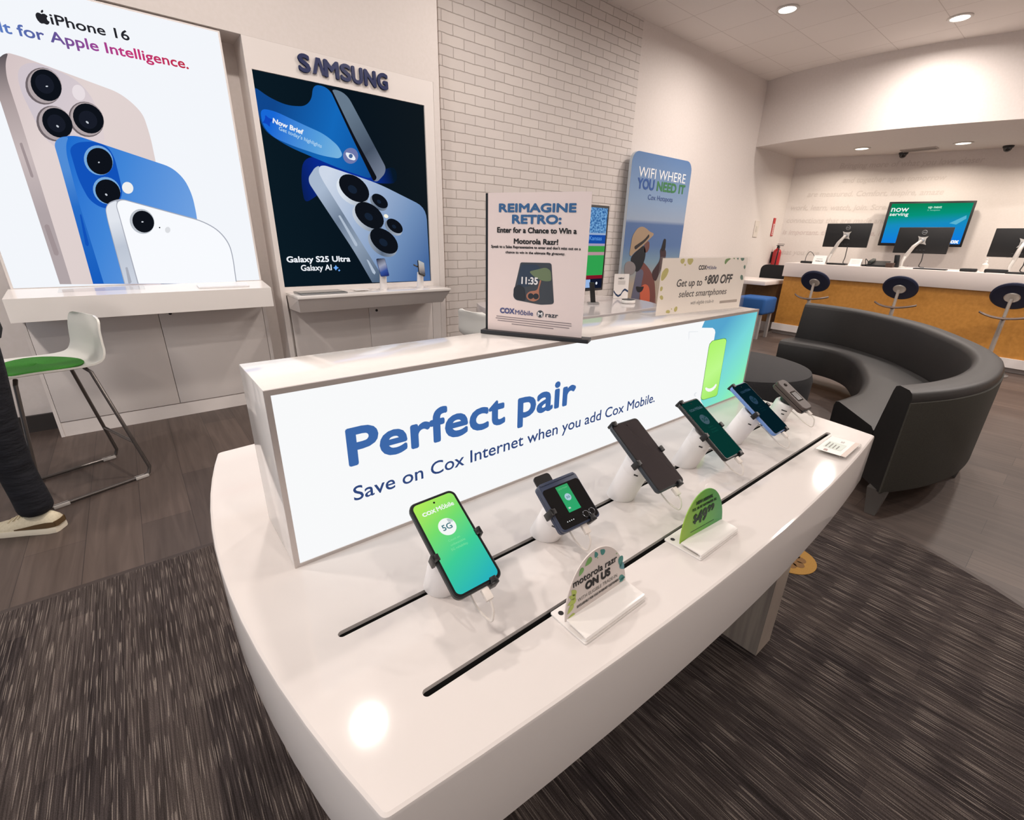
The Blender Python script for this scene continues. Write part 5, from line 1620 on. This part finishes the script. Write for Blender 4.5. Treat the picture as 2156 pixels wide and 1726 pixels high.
# ---------------------------------------------------------------- monitors on arms and counter clutter
def monitor(yc, zc, lab, alab, by):
    x = 7.72
    t = thing('monitor', lab, 'monitor', (x, yc, zc))
    m = MB(); m.box((x, yc - .262, zc - .152), (x + .035, yc + .262, zc + .152), mat('monitor_back', (20, 20, 21), rough=.5), bev=.006); m.build('housing', t)
    m = MB(); m.box((x + .0345, yc - .25, zc - .14), (x + .0365, yc + .25, zc + .14), GLOSSBLACK); m.build('screen', t, smooth=False)
    BKF = frame((x - .001, yc, zc), (0, -1, 0), (0, 0, 1), (-1, 0, 0))
    m = MB()
    m.tube([at(BKF, .024 * math.cos(2 * PI * k / 20), .095 + .024 * math.sin(2 * PI * k / 20), .001) for k in range(20)], .003, SILVER, 6, closed=True)
    m.box((-.018, .091, .0), (.018, .099, .0025), SILVER, BKF)
    m.build('badge', t)
    m = MB()
    for k in range(4):
        m.box((-.07 + k * .035, -.115, 0), (-.05 + k * .035, -.107, .002), DARKGREY, BKF)
    m.build('port', t, smooth=False)
    a = thing('monitor_mount', alab, 'monitor arm', (x - .1, by, 1.0))
    m = MB(); m.prism([(-.05, -.05), (-.035, -.02), (-.035, .02), (-.05, .05), (-.02, .04), (.02, .04), (.05, .05), (.035, .02), (.035, -.02), (.05, -.05), (.02, -.04), (-.02, -.04)], .002, .010, mat('arm_silver', (206, 202, 196), rough=.35, metal=.4), BKF)
    m.lathe([(.026, .01), (.026, .03), (.018, .032)], SILVER, BKF, 20); m.build('mount_plate', a)
    m = MB()
    AS = mat('arm_silver', (206, 202, 196))
    e = V((x - .06, by, 1.135))
    m.tube([(x - .035, yc, zc), (x - .07, (yc + by) / 2, (zc + 1.14) / 2 + .02), e], [.016, .021, .024], AS, 10)
    m.build('upper_arm', a)
    m = MB(); m.tube([e, (x - .09, by + .012, 1.06), (x - .10, by + .005, 1.004)], [.022, .018, .016], AS, 10); m.lathe([(.055, .001), (.055, .008), (.02, .014)], AS, frame((x - .10, by + .005, 1.0), (1, 0, 0), (0, 1, 0), (0, 0, 1)), 20); m.build('base_post', a)
    m = MB(); m.tube(spline([V((x - .01, yc - .05, zc - .14)), V((x - .03, yc - .06, 1.09)), V((x - .02, yc - .05, 1.02)), V((x + .0, yc - .10, 1.008))], 6), .005, BLACK, 6); m.build('cable', a)


monitor(2.318, 1.373, 'black monitor seen from behind on a silver arm, left end of the counter', 'silver monitor arm behind the first monitor from the side desk', 2.42)
monitor(1.497, 1.322, 'black monitor seen from behind on a silver arm, in front of the wall television', 'silver monitor arm under the monitor in front of the wall television', 1.60)
monitor(.616, 1.310, 'black monitor seen from behind, cut by the right edge of the photo', 'silver monitor arm under the monitor at the right edge of the photo', .64)


def at_counter(y, dx=0.):
    """point on the counter top: y along the room, dx behind its front edge"""
    k = (2.86 - y) / .9975
    return V((7.3 - .07 * k + dx, y, 1.0))


def ctag(m, name, lab, cat, smooth=True):
    return tag(m.build(name, smooth=smooth), lab, cat)


q = at_counter(2.62, .18)
t = thing('card_reader', 'small black card reader with a looping wire at the left end of the counter', 'card reader', q)
m = MB(); m.box((-.06, -.08, .0004), (.06, .08, .03), BLACK, frame(q, (1, 0, 0), (0, 1, 0), (0, 0, 1)), bev=.008); m.build('body', t)
m = MB(); m.tube(spline([q + V((.02, .05, .025)), q + V((.02, .045, .10)), q + V((.02, .01, .155)), q + V((.02, -.05, .10)), q + V((.02, -.07, .01))], 6), .0035, BLACK, 6); m.build('wire', t)
for y, w_, h_, lab, txt in ((2.46, .155, .115, 'white folded tent sign on the counter between card reader and first monitor arm', 'Coming soon'), (2.03, .13, .09, 'smaller white folded tent sign on the counter between the first two monitors', '')):
    q = at_counter(y, .10)
    TFr = frame(q, (.05, -1, 0), (.30, 0, 1), (-1, 0, .3))
    m = MB()
    m.add([at(TFr, -w_ / 2, 0, 0), at(TFr, w_ / 2, 0, 0), at(TFr, w_ / 2, h_, 0), at(TFr, -w_ / 2, h_, 0), at(TFr, -w_ / 2, 0, -.002), at(TFr, w_ / 2, 0, -.002), at(TFr, w_ / 2, h_, -.002), at(TFr, -w_ / 2, h_, -.002)], [(0, 1, 2, 3), (7, 6, 5, 4), (0, 4, 5, 1), (1, 5, 6, 2), (2, 6, 7, 3), (3, 7, 4, 0)], PAPER)
    k2 = frame(q + V((.067, 0, 0)), (.05, -1, 0), (-.30, 0, 1), (1, 0, .3))
    m.add([at(TFr, -w_ / 2, h_, 0), at(TFr, w_ / 2, h_, 0), at(TFr, w_ / 2, h_, 0) + V((.06, 0, -h_ * .93)), at(TFr, -w_ / 2, h_, 0) + V((.06, 0, -h_ * .93))], [(0, 1, 2, 3)], PAPER)
    if txt:
        m.text(txt, -.045, .035, INK, TFr, width=.09, cap=.012, c=.001, bold=.05)
        m.flat([(-.04, .065), (.035, .065), (.035, .069), (-.04, .069)], PGREY, TFr, .001)
    else:
        for k in range(3):
            m.flat([(-.045, .028 + k * .018), (.045, .028 + k * .018), (.045, .031 + k * .018), (-.045, .031 + k * .018)], mat('print_pale', (190, 186, 182)), TFr, .001)
    tag(m.build('tent_sign', smooth=False, recalc=False), lab, 'sign')
for y0, y1, lab in ((2.36, 2.14, 'black keyboard on the counter under the first monitor'), (1.955, 1.915, 'short black keypad beside the desk telephone'), (1.42, 1.12, 'flat black keyboard under the monitor in front of the wall television')):
    q = at_counter((y0 + y1) / 2, .16)
    m = MB(); m.box((-.055, -(y0 - y1) / 2, .0004), (.055, (y0 - y1) / 2, .022 if y0 > 1.5 else .012), BLACK, frame(q, (1, 0, 0), (0, 1, 0), (0, 0, 1)), bev=.004)
    ctag(m, 'keyboard', lab, 'keyboard')
q = at_counter(1.80, .2)
t = thing('desk_telephone', 'black desk telephone on the counter between the first two monitors', 'telephone', q)
m = MB(); m.loft([[(-.09, y, .0004), (.09, y, .0004), (.09, y, .07), (-.09, y, .025)] for y in (-.10, .10)], BLACK, frame(q, (1, 0, 0), (0, 1, 0), (0, 0, 1))); m.build('base', t, smooth=False)
m = MB(); m.box((-.085, .05, .045), (.085, .095, .085), mat('handset_black', (34, 40, 38), rough=.4), frame(q, (1, 0, .2), (0, 1, 0), (-.2, 0, 1)), bev=.012); m.build('handset', t)
m = MB(); m.tube(spline([q + V((-.06, .10, .06)), q + V((-.06, .13, .09)), q + V((-.03, .125, .03)), q + V((0, .11, .01))], 5), .004, BLACK, 6); m.build('cord', t)
q = at_counter(1.665, .16)
m = MB(); m.box((-.05, -.035, .0004), (.05, .035, .055), noisy('box_brown', (58, 40, 32), (70, 48, 38), (40, 40, 40), rough=.6), frame(q, (1, 0, 0), (0, 1, 0), (0, 0, 1)), bev=.003)
ctag(m, 'small_box', 'small dark brown box right of the desk telephone', 'box')
q = at_counter(1.63, .30)
m = MB(); m.box((-.02, -.026, .0004), (.02, .026, .15), BLACK, frame(q, (1, 0, 0), (0, 1, 0), (-.1, .12, 1)), bev=.008)
ctag(m, 'cordless_handset', 'black cordless handset standing upright beside the second monitor arm', 'telephone')
for y0, y1, h_, lab in ((1.0, .86, .035, 'black stapler-sized device on the counter before the clear bottle'), (.80, .62, .04, 'black telephone receiver lying on a white pad near the third monitor arm')):
    q = at_counter((y0 + y1) / 2, .12)
    m = MB(); m.box((-.04, -(y0 - y1) / 2, .0004), (.04, (y0 - y1) / 2, h_), BLACK, frame(q, (1, 0, 0), (0, 1, 0), (0, 0, 1)), bev=.010)
    ctag(m, 'counter_device', lab, 'device')
q = at_counter(.70, .03)
m = MB(); m.box((-.02, -.07, .0002), (.02, .07, .004), PAPER, frame(q, (1, 0, 0), (0, 1, 0), (0, 0, 1)))
ctag(m, 'note_pad', 'thin white pad at the counter edge near the third monitor arm', 'notepad', False)
m = MB(); q = at_counter(.52, .15); m.box((-.06, -.12, .0004), (.06, .12, .02), BLACK, frame(q, (1, 0, 0), (0, 1, 0), (0, 0, 1)), bev=.004)
ctag(m, 'keyboard', 'black keyboard on the counter at the right edge of the photo', 'keyboard')
q = at_counter(.84, .38)
t = thing('bottle', 'clear pump bottle standing on the counter between second and third monitors', 'bottle', q)
m = MB(); m.lathe([(.028, .0004), (.03, .01), (.03, .075), (.012, .095), (.010, .105)], mat('bottle_clear', (214, 208, 200), rough=.15), frame(q, (1, 0, 0), (0, 1, 0), (0, 0, 1)), 18); m.build('body', t)
m = MB(); m.lathe([(.012, .104), (.012, .12), (.004, .122), (.004, .135), (.012, .137), (.001, .142)], WHITE, frame(q, (1, 0, 0), (0, 1, 0), (0, 0, 1)), 14); m.build('pump', t)

# television on the curved wall
TA = V((10.37, 2.60, 0)); TB = V((10.75, 1.555, 0)); TU = (TB - TA).normalized(); TN = TU.cross(V((0, 0, 1)))
if TN.x > 0:
    TN = -TN
TVF = frame(TA + TN * .0, TU, (0, 0, 1), TN)
t = thing('television', 'wall television reading now serving on a green to blue screen', 'television', (10.55, 2.1, 1.6))
m = MB(); m.box((0, 1.255, -.06), (1.112, 1.955, -.0005), BLACK, TVF, bev=.008); m.build('housing', t)
m = MB(); m.box((.3, 1.45, -.17), (.8, 1.75, -.06), DARKGREY, TVF); m.build('wall_mount', t, smooth=False)
m = MB()
p0 = at(TVF, .55, 1.93); p1 = at(TVF, .60, 1.31)
m.flat([(.035, 1.30), (1.077, 1.30), (1.077, 1.925), (.035, 1.925)], grad('tv_green_blue', p0, p1, [(0, (8, 132, 84)), (.28, (6, 146, 122)), (.5, (24, 140, 190)), (1, (16, 124, 226))]), TVF)
m.text('now', .05, 1.80, SW, TVF, width=.23, cap=.085, c=.001, bold=.02)
m.text('serving', .045, 1.735, SW, TVF, width=.25, cap=.05, c=.001, bold=.03)
m.text('up next', .53, 1.85, emi('tv_mint', (190, 230, 210)), TVF, width=.17, cap=.035, c=.001, bold=.06)
m.text('5. reception', .53, 1.81, emi('tv_mint_dim', (130, 200, 180)), TVF, width=.16, cap=.022, c=.001, bold=.02)
m.text('cox', .915, 1.315, SW, TVF, width=.135, cap=.062, c=.001, bold=.08)
m.flat([(.86, 1.62), (1.04, 1.74), (1.05, 1.69), (.95, 1.60)], emi('tv_pale_cloud', (90, 180, 210)), TVF, .0006)
m.build('screen', t, smooth=False, recalc=False)

# ---------------------------------------------------------------- curved sofa and ottoman
SOFA = noisy('sofa_vinyl', (19, 18, 18), (23, 22, 22), (60, 60, 60), rough=.5, bump=.05)
SOFAB = noisy('sofa_fabric_olive', (50, 48, 42), (58, 56, 48), (160, 160, 160), rough=.85)
ro = [(2.578, .358, .648), (2.824, .245, .652), (3.119, .173, .657), (3.488, .162, .664), (3.835, .212, .670), (4.225, .375, .680), (4.759, .732, .695), (5.12, 1.26, .708), (5.173, 1.70, .715)]
fo = [(3.085, .765), (3.22, .748), (3.40, .742), (3.712, .795), (3.95, .865), (4.20, .96), (4.47, 1.10), (4.645, 1.33), (4.63, 1.71)]
RO = spline([V(p) for p in ro], 6)
FO = spline([V((*p, 0)) for p in fo], 6)
t = thing('curved_sofa', 'black curved lounge sofa with olive fabric outer back, before the service counter', 'sofa', (3.9, .7, 0))
bk, ot, se = [], [], []
for p, f in zip(RO, FO):
    d = V((f.x - p.x, f.y - p.y, 0)); D = d.length; d.normalize()
    zr = p.z
    def S(o, z):
        return (p.x + d.x * o, p.y + d.y * o, z)
    ot.append([S(.012, .135), S(0, .15), S(0, zr - .05), S(.012, zr - .048), S(.014, .135)])
    bk.append([S(.014, .14), S(.010, zr - .06), S(.006, zr - .03), S(.016, zr - .010), S(.04, zr), S(.115, zr), S(.142, zr - .010), S(.152, zr - .035), S(.20, .39), S(.205, .14)])
    se.append([S(.206, .14), S(.206, .385), S(.23, .398), S(D - .05, .402), S(D - .015, .392), S(D, .365), S(D - .01, .15), S(D - .03, .14)])
m = MB(); m.loft(bk, SOFA); m.build('backrest', t, angle=50)
m = MB(); m.loft(ot, SOFAB); o = m.build('outer_back', t, angle=50); o['label'] = 'olive fabric outer back'
m = MB(); m.loft(se, SOFA); m.build('seat', t, angle=50)
for i, off in ((1, .05), (18, .05), (36, .06), (47, .06), (1, .56), (24, .50), (47, .45)):
    p, f = RO[i], FO[i]
    d = (V((f.x, f.y, 0)) - V((p.x, p.y, 0))).normalized()
    q = V((p.x, p.y, 0)) + d * off
    m = MB()
    m.loft([[(q.x + sx * .022, q.y + sy * .022, .001) for sx, sy in ((-1, -1), (1, -1), (1, 1), (-1, 1))], [(q.x + sx * .04, q.y + sy * .04, .145) for sx, sy in ((-1, -1), (1, -1), (1, 1), (-1, 1))]], mat('sofa_leg_metal', (128, 124, 120), rough=.35, metal=.7))
    m.build('leg', t, smooth=False)
t = thing('round_ottoman', 'round charcoal ottoman nested inside the curved black sofa', 'ottoman', (3.40, 1.52, 0))
OF_ = frame((3.40, 1.52, 0), (1, 0, 0), (0, 1, 0), (0, 0, 1))
m = MB(); m.lathe([(.46, .06), (.50, .08), (.505, .36), (.49, .405), (.44, .42), (.001, .424)], noisy('ottoman_charcoal', (34, 34, 36), (40, 39, 41), (120, 120, 120), rough=.85), OF_, 48); m.build('cushion', t)
for k in range(4):
    a = PI / 4 + k * PI / 2
    m = MB(); m.lathe([(.02, .001), (.025, .062)], BLACK, frame((3.40 + .36 * math.cos(a), 1.52 + .36 * math.sin(a), 0), (1, 0, 0), (0, 1, 0), (0, 0, 1)), 12); m.build('foot', t)


# ---------------------------------------------------------------- white shell stools
def shell_stool(cx, cy, f, lab, pad=None, dz=0., name='counter_stool', cat='stool'):
    f = V((*f, 0)).normalized()
    s_ = V((-f.y, f.x, 0))
    t = thing(name, lab, cat, (cx, cy, 0), None)
    G = frame((cx, cy, 0), f, s_, (0, 0, 1))
    # seat and back: one bent shell, side profile swept across the width
    prof = [(.20, .648), (.17, .662), (.08, .664), (-.04, .658), (-.13, .660), (-.175, .680), (-.197, .722), (-.202, .77), (-.207, .82), (-.216, .86), (-.222, .884)]
    prof = [(p.x, p.y + dz) for p in spline([V((a, c, 0)) for a, c in prof], 3)]
    N = 16
    top, bot = [], []
    for i, (a, c) in enumerate(prof):
        tt = i / (len(prof) - 1)
        hw = .205 if tt < .55 else .205 - .035 * (tt - .55) / .45
        if tt < .08:
            hw -= .05 * (1 - tt / .08)
        if tt > .9:
            hw -= .05 * ((tt - .9) / .1) ** 2
        dn = V((0, 0, 1)) if i == 0 else None
        a2, c2 = prof[min(i + 1, len(prof) - 1)]; a1, c1 = prof[max(i - 1, 0)]
        tg = V((a2 - a1, c2 - c1, 0)).normalized()
        nn = V((-tg.y, tg.x, 0))
        if nn.y < 0 and tt < .4:
            nn = -nn
        if tt >= .4 and nn.x < 0:
            nn = -nn
        r0, r1 = [], []
        for k in range(N + 1):
            y = -1 + 2 * k / N
            lift = .022 * abs(y) ** 3
            r0.append((a + nn.x * lift, y * hw, c + nn.y * lift))
            r1.append((a + nn.x * (lift - .009), y * hw, c + nn.y * (lift - .009)))
        top.append(r0 + r1[::-1])
    m = MB(); m.loft(top, mat('shell_white', (226, 226, 220), rough=.35), G); m.build('shell', t, angle=45)
    if pad:
        m = MB()
        m.loft([[(.02 + .165 * sc * math.cos(2 * PI * k / 32), .175 * sc * math.sin(2 * PI * k / 32), z + .012 * abs(math.sin(2 * PI * k / 32)) ** 3) for k in range(32)] for sc, z in ((.98, .660), (1, .666), (.98, .671), (.90, .673), (.4, .672), (.05, .672))], pad, frame((cx, cy, dz), f, s_, (0, 0, 1)))
        m.build('seat_pad', t, angle=50)
    CH = mat('stool_steel', (118, 113, 110), rough=.3, metal=.9)
    for sy in (-1, 1):
        m = MB()
        pts = [(.13, sy * .12, .650 + dz), (.14, sy * .14, .63 + dz), (.205, sy * .195, .05), (.20, sy * .2, .018), (.17, sy * .2, .011), (-.19, sy * .2, .011), (-.215, sy * .2, .020), (-.225, sy * .198, .05), (-.125, sy * .14, .63 + dz), (-.11, sy * .12, .652 + dz)]
        m.tube([at(G, *p) for p in pts], .0085, CH, 10)
        lg = m.build('sled_leg', t)
        m = MB()
        for a in (.15, -.18):
            m.box((a - .03, sy * .2 - .012, .001), (a + .03, sy * .2 + .012, .018), mat('glide_grey', (190, 186, 182), rough=.5), G, bev=.003)
        m.build('glide', lg)
    m = MB()
    m.tube([at(G, .188, -.180, .2), at(G, .188, .180, .2)], .008, CH, 8)
    m.build('foot_rail', t)
    m = MB(); m.tube([at(G, -.198, -.180, .2), at(G, -.198, .180, .2)], .008, CH, 8); m.build('cross_bar', t)
    return t


shell_stool(-.41, 3.04, (-.937, -.349), 'white shell stool with a green seat pad in front of the left shelf', noisy('pad_green', (44, 116, 32), (54, 130, 40), (220, 220, 220), rough=.9), -.035)
shell_stool(2.13, 2.86, (1, .05), 'plain white shell chair half hidden behind the poster, at the second table', None, -.15, 'shell_chair', 'chair')

# ---------------------------------------------------------------- the person at the left edge
t = thing('person', 'person in dark trousers, dark jacket and cream sneakers standing by the left shelf', 'person', (-.62, 2.62, 0))
FD = V((-.90, .43, 0)).normalized()      # where the person faces
SD = V((-FD.y, FD.x, 0))                 # the person's left
PO_ = V((-.60, 2.60, 0))


def skinmesh(nodes, edges, name, m, parent, sub=2):
    me = bpy.data.meshes.new(name)
    me.from_pydata([p for p, r in nodes], edges, [])
    o = bpy.data.objects.new(name, me)
    COL.objects.link(o)
    sk = o.modifiers.new('skin', 'SKIN')
    sk.use_smooth_shade = True
    sb = o.modifiers.new('sub', 'SUBSURF')
    sb.levels = sub
    sb.render_levels = sub
    for v, (p, r) in zip(me.skin_vertices[0].data, nodes):
        v.radius = (r, r) if not isinstance(r, tuple) else r
    me.skin_vertices[0].data[0].use_root = True
    dg = bpy.context.evaluated_depsgraph_get()
    m2 = bpy.data.meshes.new_from_object(o.evaluated_get(dg))
    bpy.data.objects.remove(o)
    bpy.data.meshes.remove(me)
    m2.name = name
    m2.materials.clear()
    m2.materials.append(m)
    m2.polygons.foreach_set('material_index', [0] * len(m2.polygons))
    m2.polygons.foreach_set('use_smooth', [True] * len(m2.polygons))
    o = bpy.data.objects.new(name, m2)
    COL.objects.link(o)
    o.parent = parent
    o.matrix_parent_inverse = Matrix.Translation(-origin_of(parent))
    return o


RA = V((-.525, 2.605, .09))               # trailing right ankle, seen in the photo
RK = V((-.545, 2.62, .50)); RH = V((-.545, 2.675, .93))
HC_ = V((-.585, 2.62, .97))
LH = HC_ + (HC_ - RH) * 1.0; LH.z = .93
LA = V((-1.02, 2.52, .09)); LK_ = V((-.86, 2.55, .51))
LH = V((-.68, 2.55, .93))
CH_ = HC_ + V((0, 0, .42)) + FD * .03; NK = CH_ + V((0, 0, .12)) + FD * .02; HD = NK + V((0, 0, .17)) + FD * .03
RS = CH_ - SD * .19 + V((0, 0, .03)); LS_ = CH_ + SD * .19 + V((0, 0, .03))
RE = RS + V((0, 0, -.28)) + FD * .06 - SD * .02; RW = RE + V((0, 0, -.12)) + FD * .21
LE = LS_ + V((0, 0, -.27)) + FD * .10; LW = LE + FD * .22 + V((0, 0, -.06))
SKIN = noisy('skin', (196, 150, 124), (204, 158, 132), (90, 90, 90), rough=.55)
TRO = noisy('trousers_navy', (16, 18, 26), (20, 22, 31), (9, 9, 26), rough=.9, bump=1.0)
TRO.node_tree.nodes['Bump'].inputs['Distance'].default_value = .014
JKT = noisy('jacket_black', (14, 15, 20), (18, 19, 26), (200, 200, 200), rough=.85)
body_n = [(HC_, .11), (HC_ + V((0, 0, .2)), .10), (CH_, .10), (NK, .055), (HD - V((0, 0, .06)) + FD * .01, .078), (HD + V((0, 0, .02)), .092), (HD + V((0, 0, .09)), .055),
          (RS, .048), (RE, .038), (RW, .028), (LS_, .048), (LE, .038), (LW, .028), (RH, .085), (RK, .055), (RA, .036), (LH, .085), (LK_, .055), (LA, .036)]
body_e = [(0, 1), (1, 2), (2, 3), (3, 4), (4, 5), (5, 6), (2, 7), (7, 8), (8, 9), (2, 10), (10, 11), (11, 12), (0, 13), (13, 14), (14, 15), (0, 16), (16, 17), (17, 18)]
# hands: palm and five fingers, lightly curled
for wr, el in ((RW, RE), (LW, LE)):
    wi = 9 if wr is RW else 12
    d = (wr - el).normalized()
    sd = SD if wr is RW else -SD
    pal = wr + d * .05
    k = len(body_n)
    body_n.append((pal, (.034, .018))); body_e.append((wi, k))
    kn = len(body_n)
    body_n.append((wr + d * .085, (.034, .016))); body_e.append((k, kn))
    for j, (off, ln) in enumerate(((-.027, .062), (-.009, .072), (.009, .068), (.026, .054))):
        a0_ = wr + d * .10 + V((0, 0, off * .8)) + sd * off * .3
        a1_ = a0_ + d * ln * .5 + sd * .012
        a2_ = a1_ + d * ln * .3 + sd * .022
        k3 = len(body_n)
        body_n += [(a0_, .0095), (a1_, .0088), (a2_, .0075)]
        body_e += [(kn, k3), (k3, k3 + 1), (k3 + 1, k3 + 2)]
    k3 = len(body_n)
    body_n += [(wr + d * .045 + V((0, 0, .035)), .011), (wr + d * .085 + V((0, 0, .048)), .009)]
    body_e += [(k, k3), (k3, k3 + 1)]
skinmesh(body_n, body_e, 'body', SKIN, t)
tn = [(HC_ + V((0, 0, .02)), (.155, .125)), (RH, .098), ((RH + RK) / 2, .086), (RK, .068), (RK * .5 + RA * .5 + V((-.005, 0, 0)), .060), (RA + V((0, 0, .05)), .062), (RA + V((0, 0, -.015)), .066),
      (LH, .098), ((LH + LK_) / 2, .086), (LK_, .068), ((LK_ + LA) / 2, .060), (LA + V((0, 0, .05)), .057), (LA + V((0, 0, .005)), .058), (HC_ + V((0, 0, .10)), (.14, .115))]
skinmesh(tn, [(0, 1), (1, 2), (2, 3), (3, 4), (4, 5), (5, 6), (0, 7), (7, 8), (8, 9), (9, 10), (10, 11), (11, 12), (0, 13)], 'trousers', TRO, t)
m = MB()


def ell_ring(c, a, b_):
    return [tuple(c + SD * a * math.cos(2 * PI * k / 24) + FD * b_ * math.sin(2 * PI * k / 24)) for k in range(24)]


m.loft([ell_ring(HC_ - V((0, 0, .13)), .165, .135), ell_ring(HC_ - V((0, 0, .10)), .178, .145), ell_ring(HC_ + V((0, 0, .08)), .172, .14), ell_ring(HC_ + V((0, 0, .24)) + FD * .015, .182, .138), ell_ring(CH_ - V((0, 0, .03)), .200, .135), ell_ring(CH_ + V((0, 0, .045)), .175, .105), ell_ring(CH_ + V((0, 0, .085)), .095, .08), ell_ring(NK - V((0, 0, .01)), .066, .066)], JKT)
for sh, e, wr in ((RS, RE, RW), (LS_, LE, LW)):
    out_ = (sh - CH_); out_.z = 0
    m.tube(spline([sh - out_ * .35 + V((0, 0, .0)), sh, sh * .5 + e * .5, e, e * .45 + wr * .55, wr], 4), [.068] * 4 + [.074] * 4 + [.066] * 4 + [.058] * 4 + [.05] * 4 + [.042], JKT, 16)
m.build('jacket', t, angle=60)
m = MB()
HFm = frame(HD + V((0, 0, .018)) - FD * .012, FD, SD, (0, 0, 1))
cap_ = []
for k in range(9):
    el = k / 8 * PI / 2
    zz = -.055 + .165 * math.sin(el)
    rr_ = math.cos(el) ** .6
    cap_.append([((.098 * rr_) * math.cos(q) - (.022 * (1 - k / 8)) * (1 if math.cos(q) > 0 else 0) * math.cos(q), .092 * rr_ * math.sin(q), zz + (.060 * (1 - k / 8) * max(0, math.cos(q)))) for q in [2 * PI * j / 28 for j in range(28)]])
m.loft(cap_, noisy('hair_dark', (26, 20, 18), (34, 26, 22), (300, 300, 40), rough=.6), HFm)
m.build('hair', t, angle=70)
m = MB()
for sd in (-1, 1):
    e = HD + FD * .079 + SD * sd * .033 + V((0, 0, -.005))
    m.lathe([(.0001, .0085), (.006, .0065), (.0085, 0), (.006, -.0065), (.0001, -.0085)], mat('eye_white', (230, 228, 224), rough=.2), frame(e, FD, SD, (0, 0, 1)), 14)
    m.lathe([(.0045, 0), (.0001, .002)], INK, frame(e + FD * .0078, SD, (0, 0, 1), FD), 12)
m.build('eye', t)
m = MB()
m.loft([[tuple(HD + FD * (.082 + a) + SD * b_ + V((0, 0, c))) for b_, c in ((-w2, -h2 + z2), (w2, -h2 + z2), (0, h2 + z2))] for a, w2, h2, z2 in ((0, .014, .028, -.03), (.014, .011, .018, -.036), (.022, .006, .008, -.042))], SKIN); m.build('nose', t)
m = MB(); m.tube([HD + FD * .083 + SD * -.022 + V((0, 0, -.072)), HD + FD * .090 + V((0, 0, -.074)), HD + FD * .083 + SD * .022 + V((0, 0, -.072))], [.002, .0055, .002], mat('lips', (160, 96, 88), rough=.5), 8); m.build('mouth', t)
for sd in (-1, 1):
    m = MB(); m.lathe([(.0001, -.008), (.024, -.004), (.03, .002), (.022, .008), (.008, .004)], SKIN, frame(HD + SD * sd * .088 - FD * .005 + V((0, 0, -.02)), FD, (0, 0, 1), SD * sd), 16); m.build('ear', t)


def sneaker(ankle, heading, yaw_name):
    h = V((*heading, 0)).normalized()
    s_ = V((-h.y, h.x, 0))
    A0 = V((ankle.x, ankle.y, 0))
    G = frame(A0, h, s_, (0, 0, 1))
    CREAM_ = noisy('sneaker_cream', (214, 204, 176), (224, 214, 188), (120, 120, 120), rough=.7)
    secs = []
    sole = []
    # along the foot: (a, half width, top height)
    st = [(-.075, .018, .055), (-.070, .030, .080), (-.045, .038, .092), (-.005, .040, .095), (.04, .041, .088), (.08, .044, .070), (.12, .047, .056), (.155, .046, .046), (.185, .036, .038), (.202, .018, .028)]
    for a, hw, ht in st:
        ring = []
        for k in range(14):
            an = PI * k / 13
            ring.append((a, hw * math.cos(an) * (1.0 if math.sin(an) < .6 else .9), .022 + (ht - .022) * max(0, math.sin(an)) ** .8))
        secs.append(ring)
        sole.append([(a, -hw * 1.08, .001 + (.006 if a > .17 else 0)), (a, hw * 1.08, .001 + (.006 if a > .17 else 0)), (a, hw * 1.10, .014), (a, hw * 1.02, .027), (a, -hw * 1.02, .027), (a, -hw * 1.10, .014)])
    m = MB(); m.loft(secs, CREAM_, G, closed=True)
    up_ = m.build('sneaker', t, angle=60)
    m = MB(); m.loft(sole, mat('sole_cream', (232, 224, 204), rough=.6), G); m.build('sole', up_, angle=40)
    m = MB()
    BRW = mat('sneaker_brown', (92, 70, 40), rough=.7)
    for sy in (-1, 1):
        lo = [(-.072, .0315), (-.045, .0405), (-.005, .0428), (.04, .0438), (.075, .0455)]
        hi = [(.052, .0300), (.056, .0385), (.050, .0412), (.040, .0425), (.034, .0445)]
        for i in range(4):
            m.add([at(G, lo[i][0], sy * lo[i][1], .030), at(G, lo[i + 1][0], sy * lo[i + 1][1], .030), at(G, lo[i + 1][0], sy * hi[i + 1][1], hi[i + 1][0]), at(G, lo[i][0], sy * hi[i][1], hi[i][0])], [(0, 1, 2, 3)], BRW)
    m.loft([[(-.078, -.022, .03), (-.078, .022, .03), (-.077, .022, .054), (-.077, -.022, .054)], [(-.070, -.03, .03), (-.070, .03, .03), (-.069, .03, .054), (-.069, -.03, .054)]], BRW, G)
    m.build('heel_band', up_, smooth=False)
    m = MB(); m.tube([at(G, .005 + .0 * k, .036 * math.cos(k * PI / 8), .088 + .008 * math.sin(k * PI / 8)) for k in range(9)] , .006, mat('sneaker_olive', (128, 112, 64), rough=.8), 8)
    for k in range(4):
        m.tube([at(G, .045 + k * .02, -.024, .082 - k * .008), at(G, .045 + k * .02, 0, .094 - k * .010), at(G, .045 + k * .02, .024, .082 - k * .008)], .003, CREAM_, 6)
    m.build('laces', up_)


sneaker(RA + V((.0, .0, 0)), (-.86, .50), 'r')
sneaker(LA, (-.9, .43), 'l')
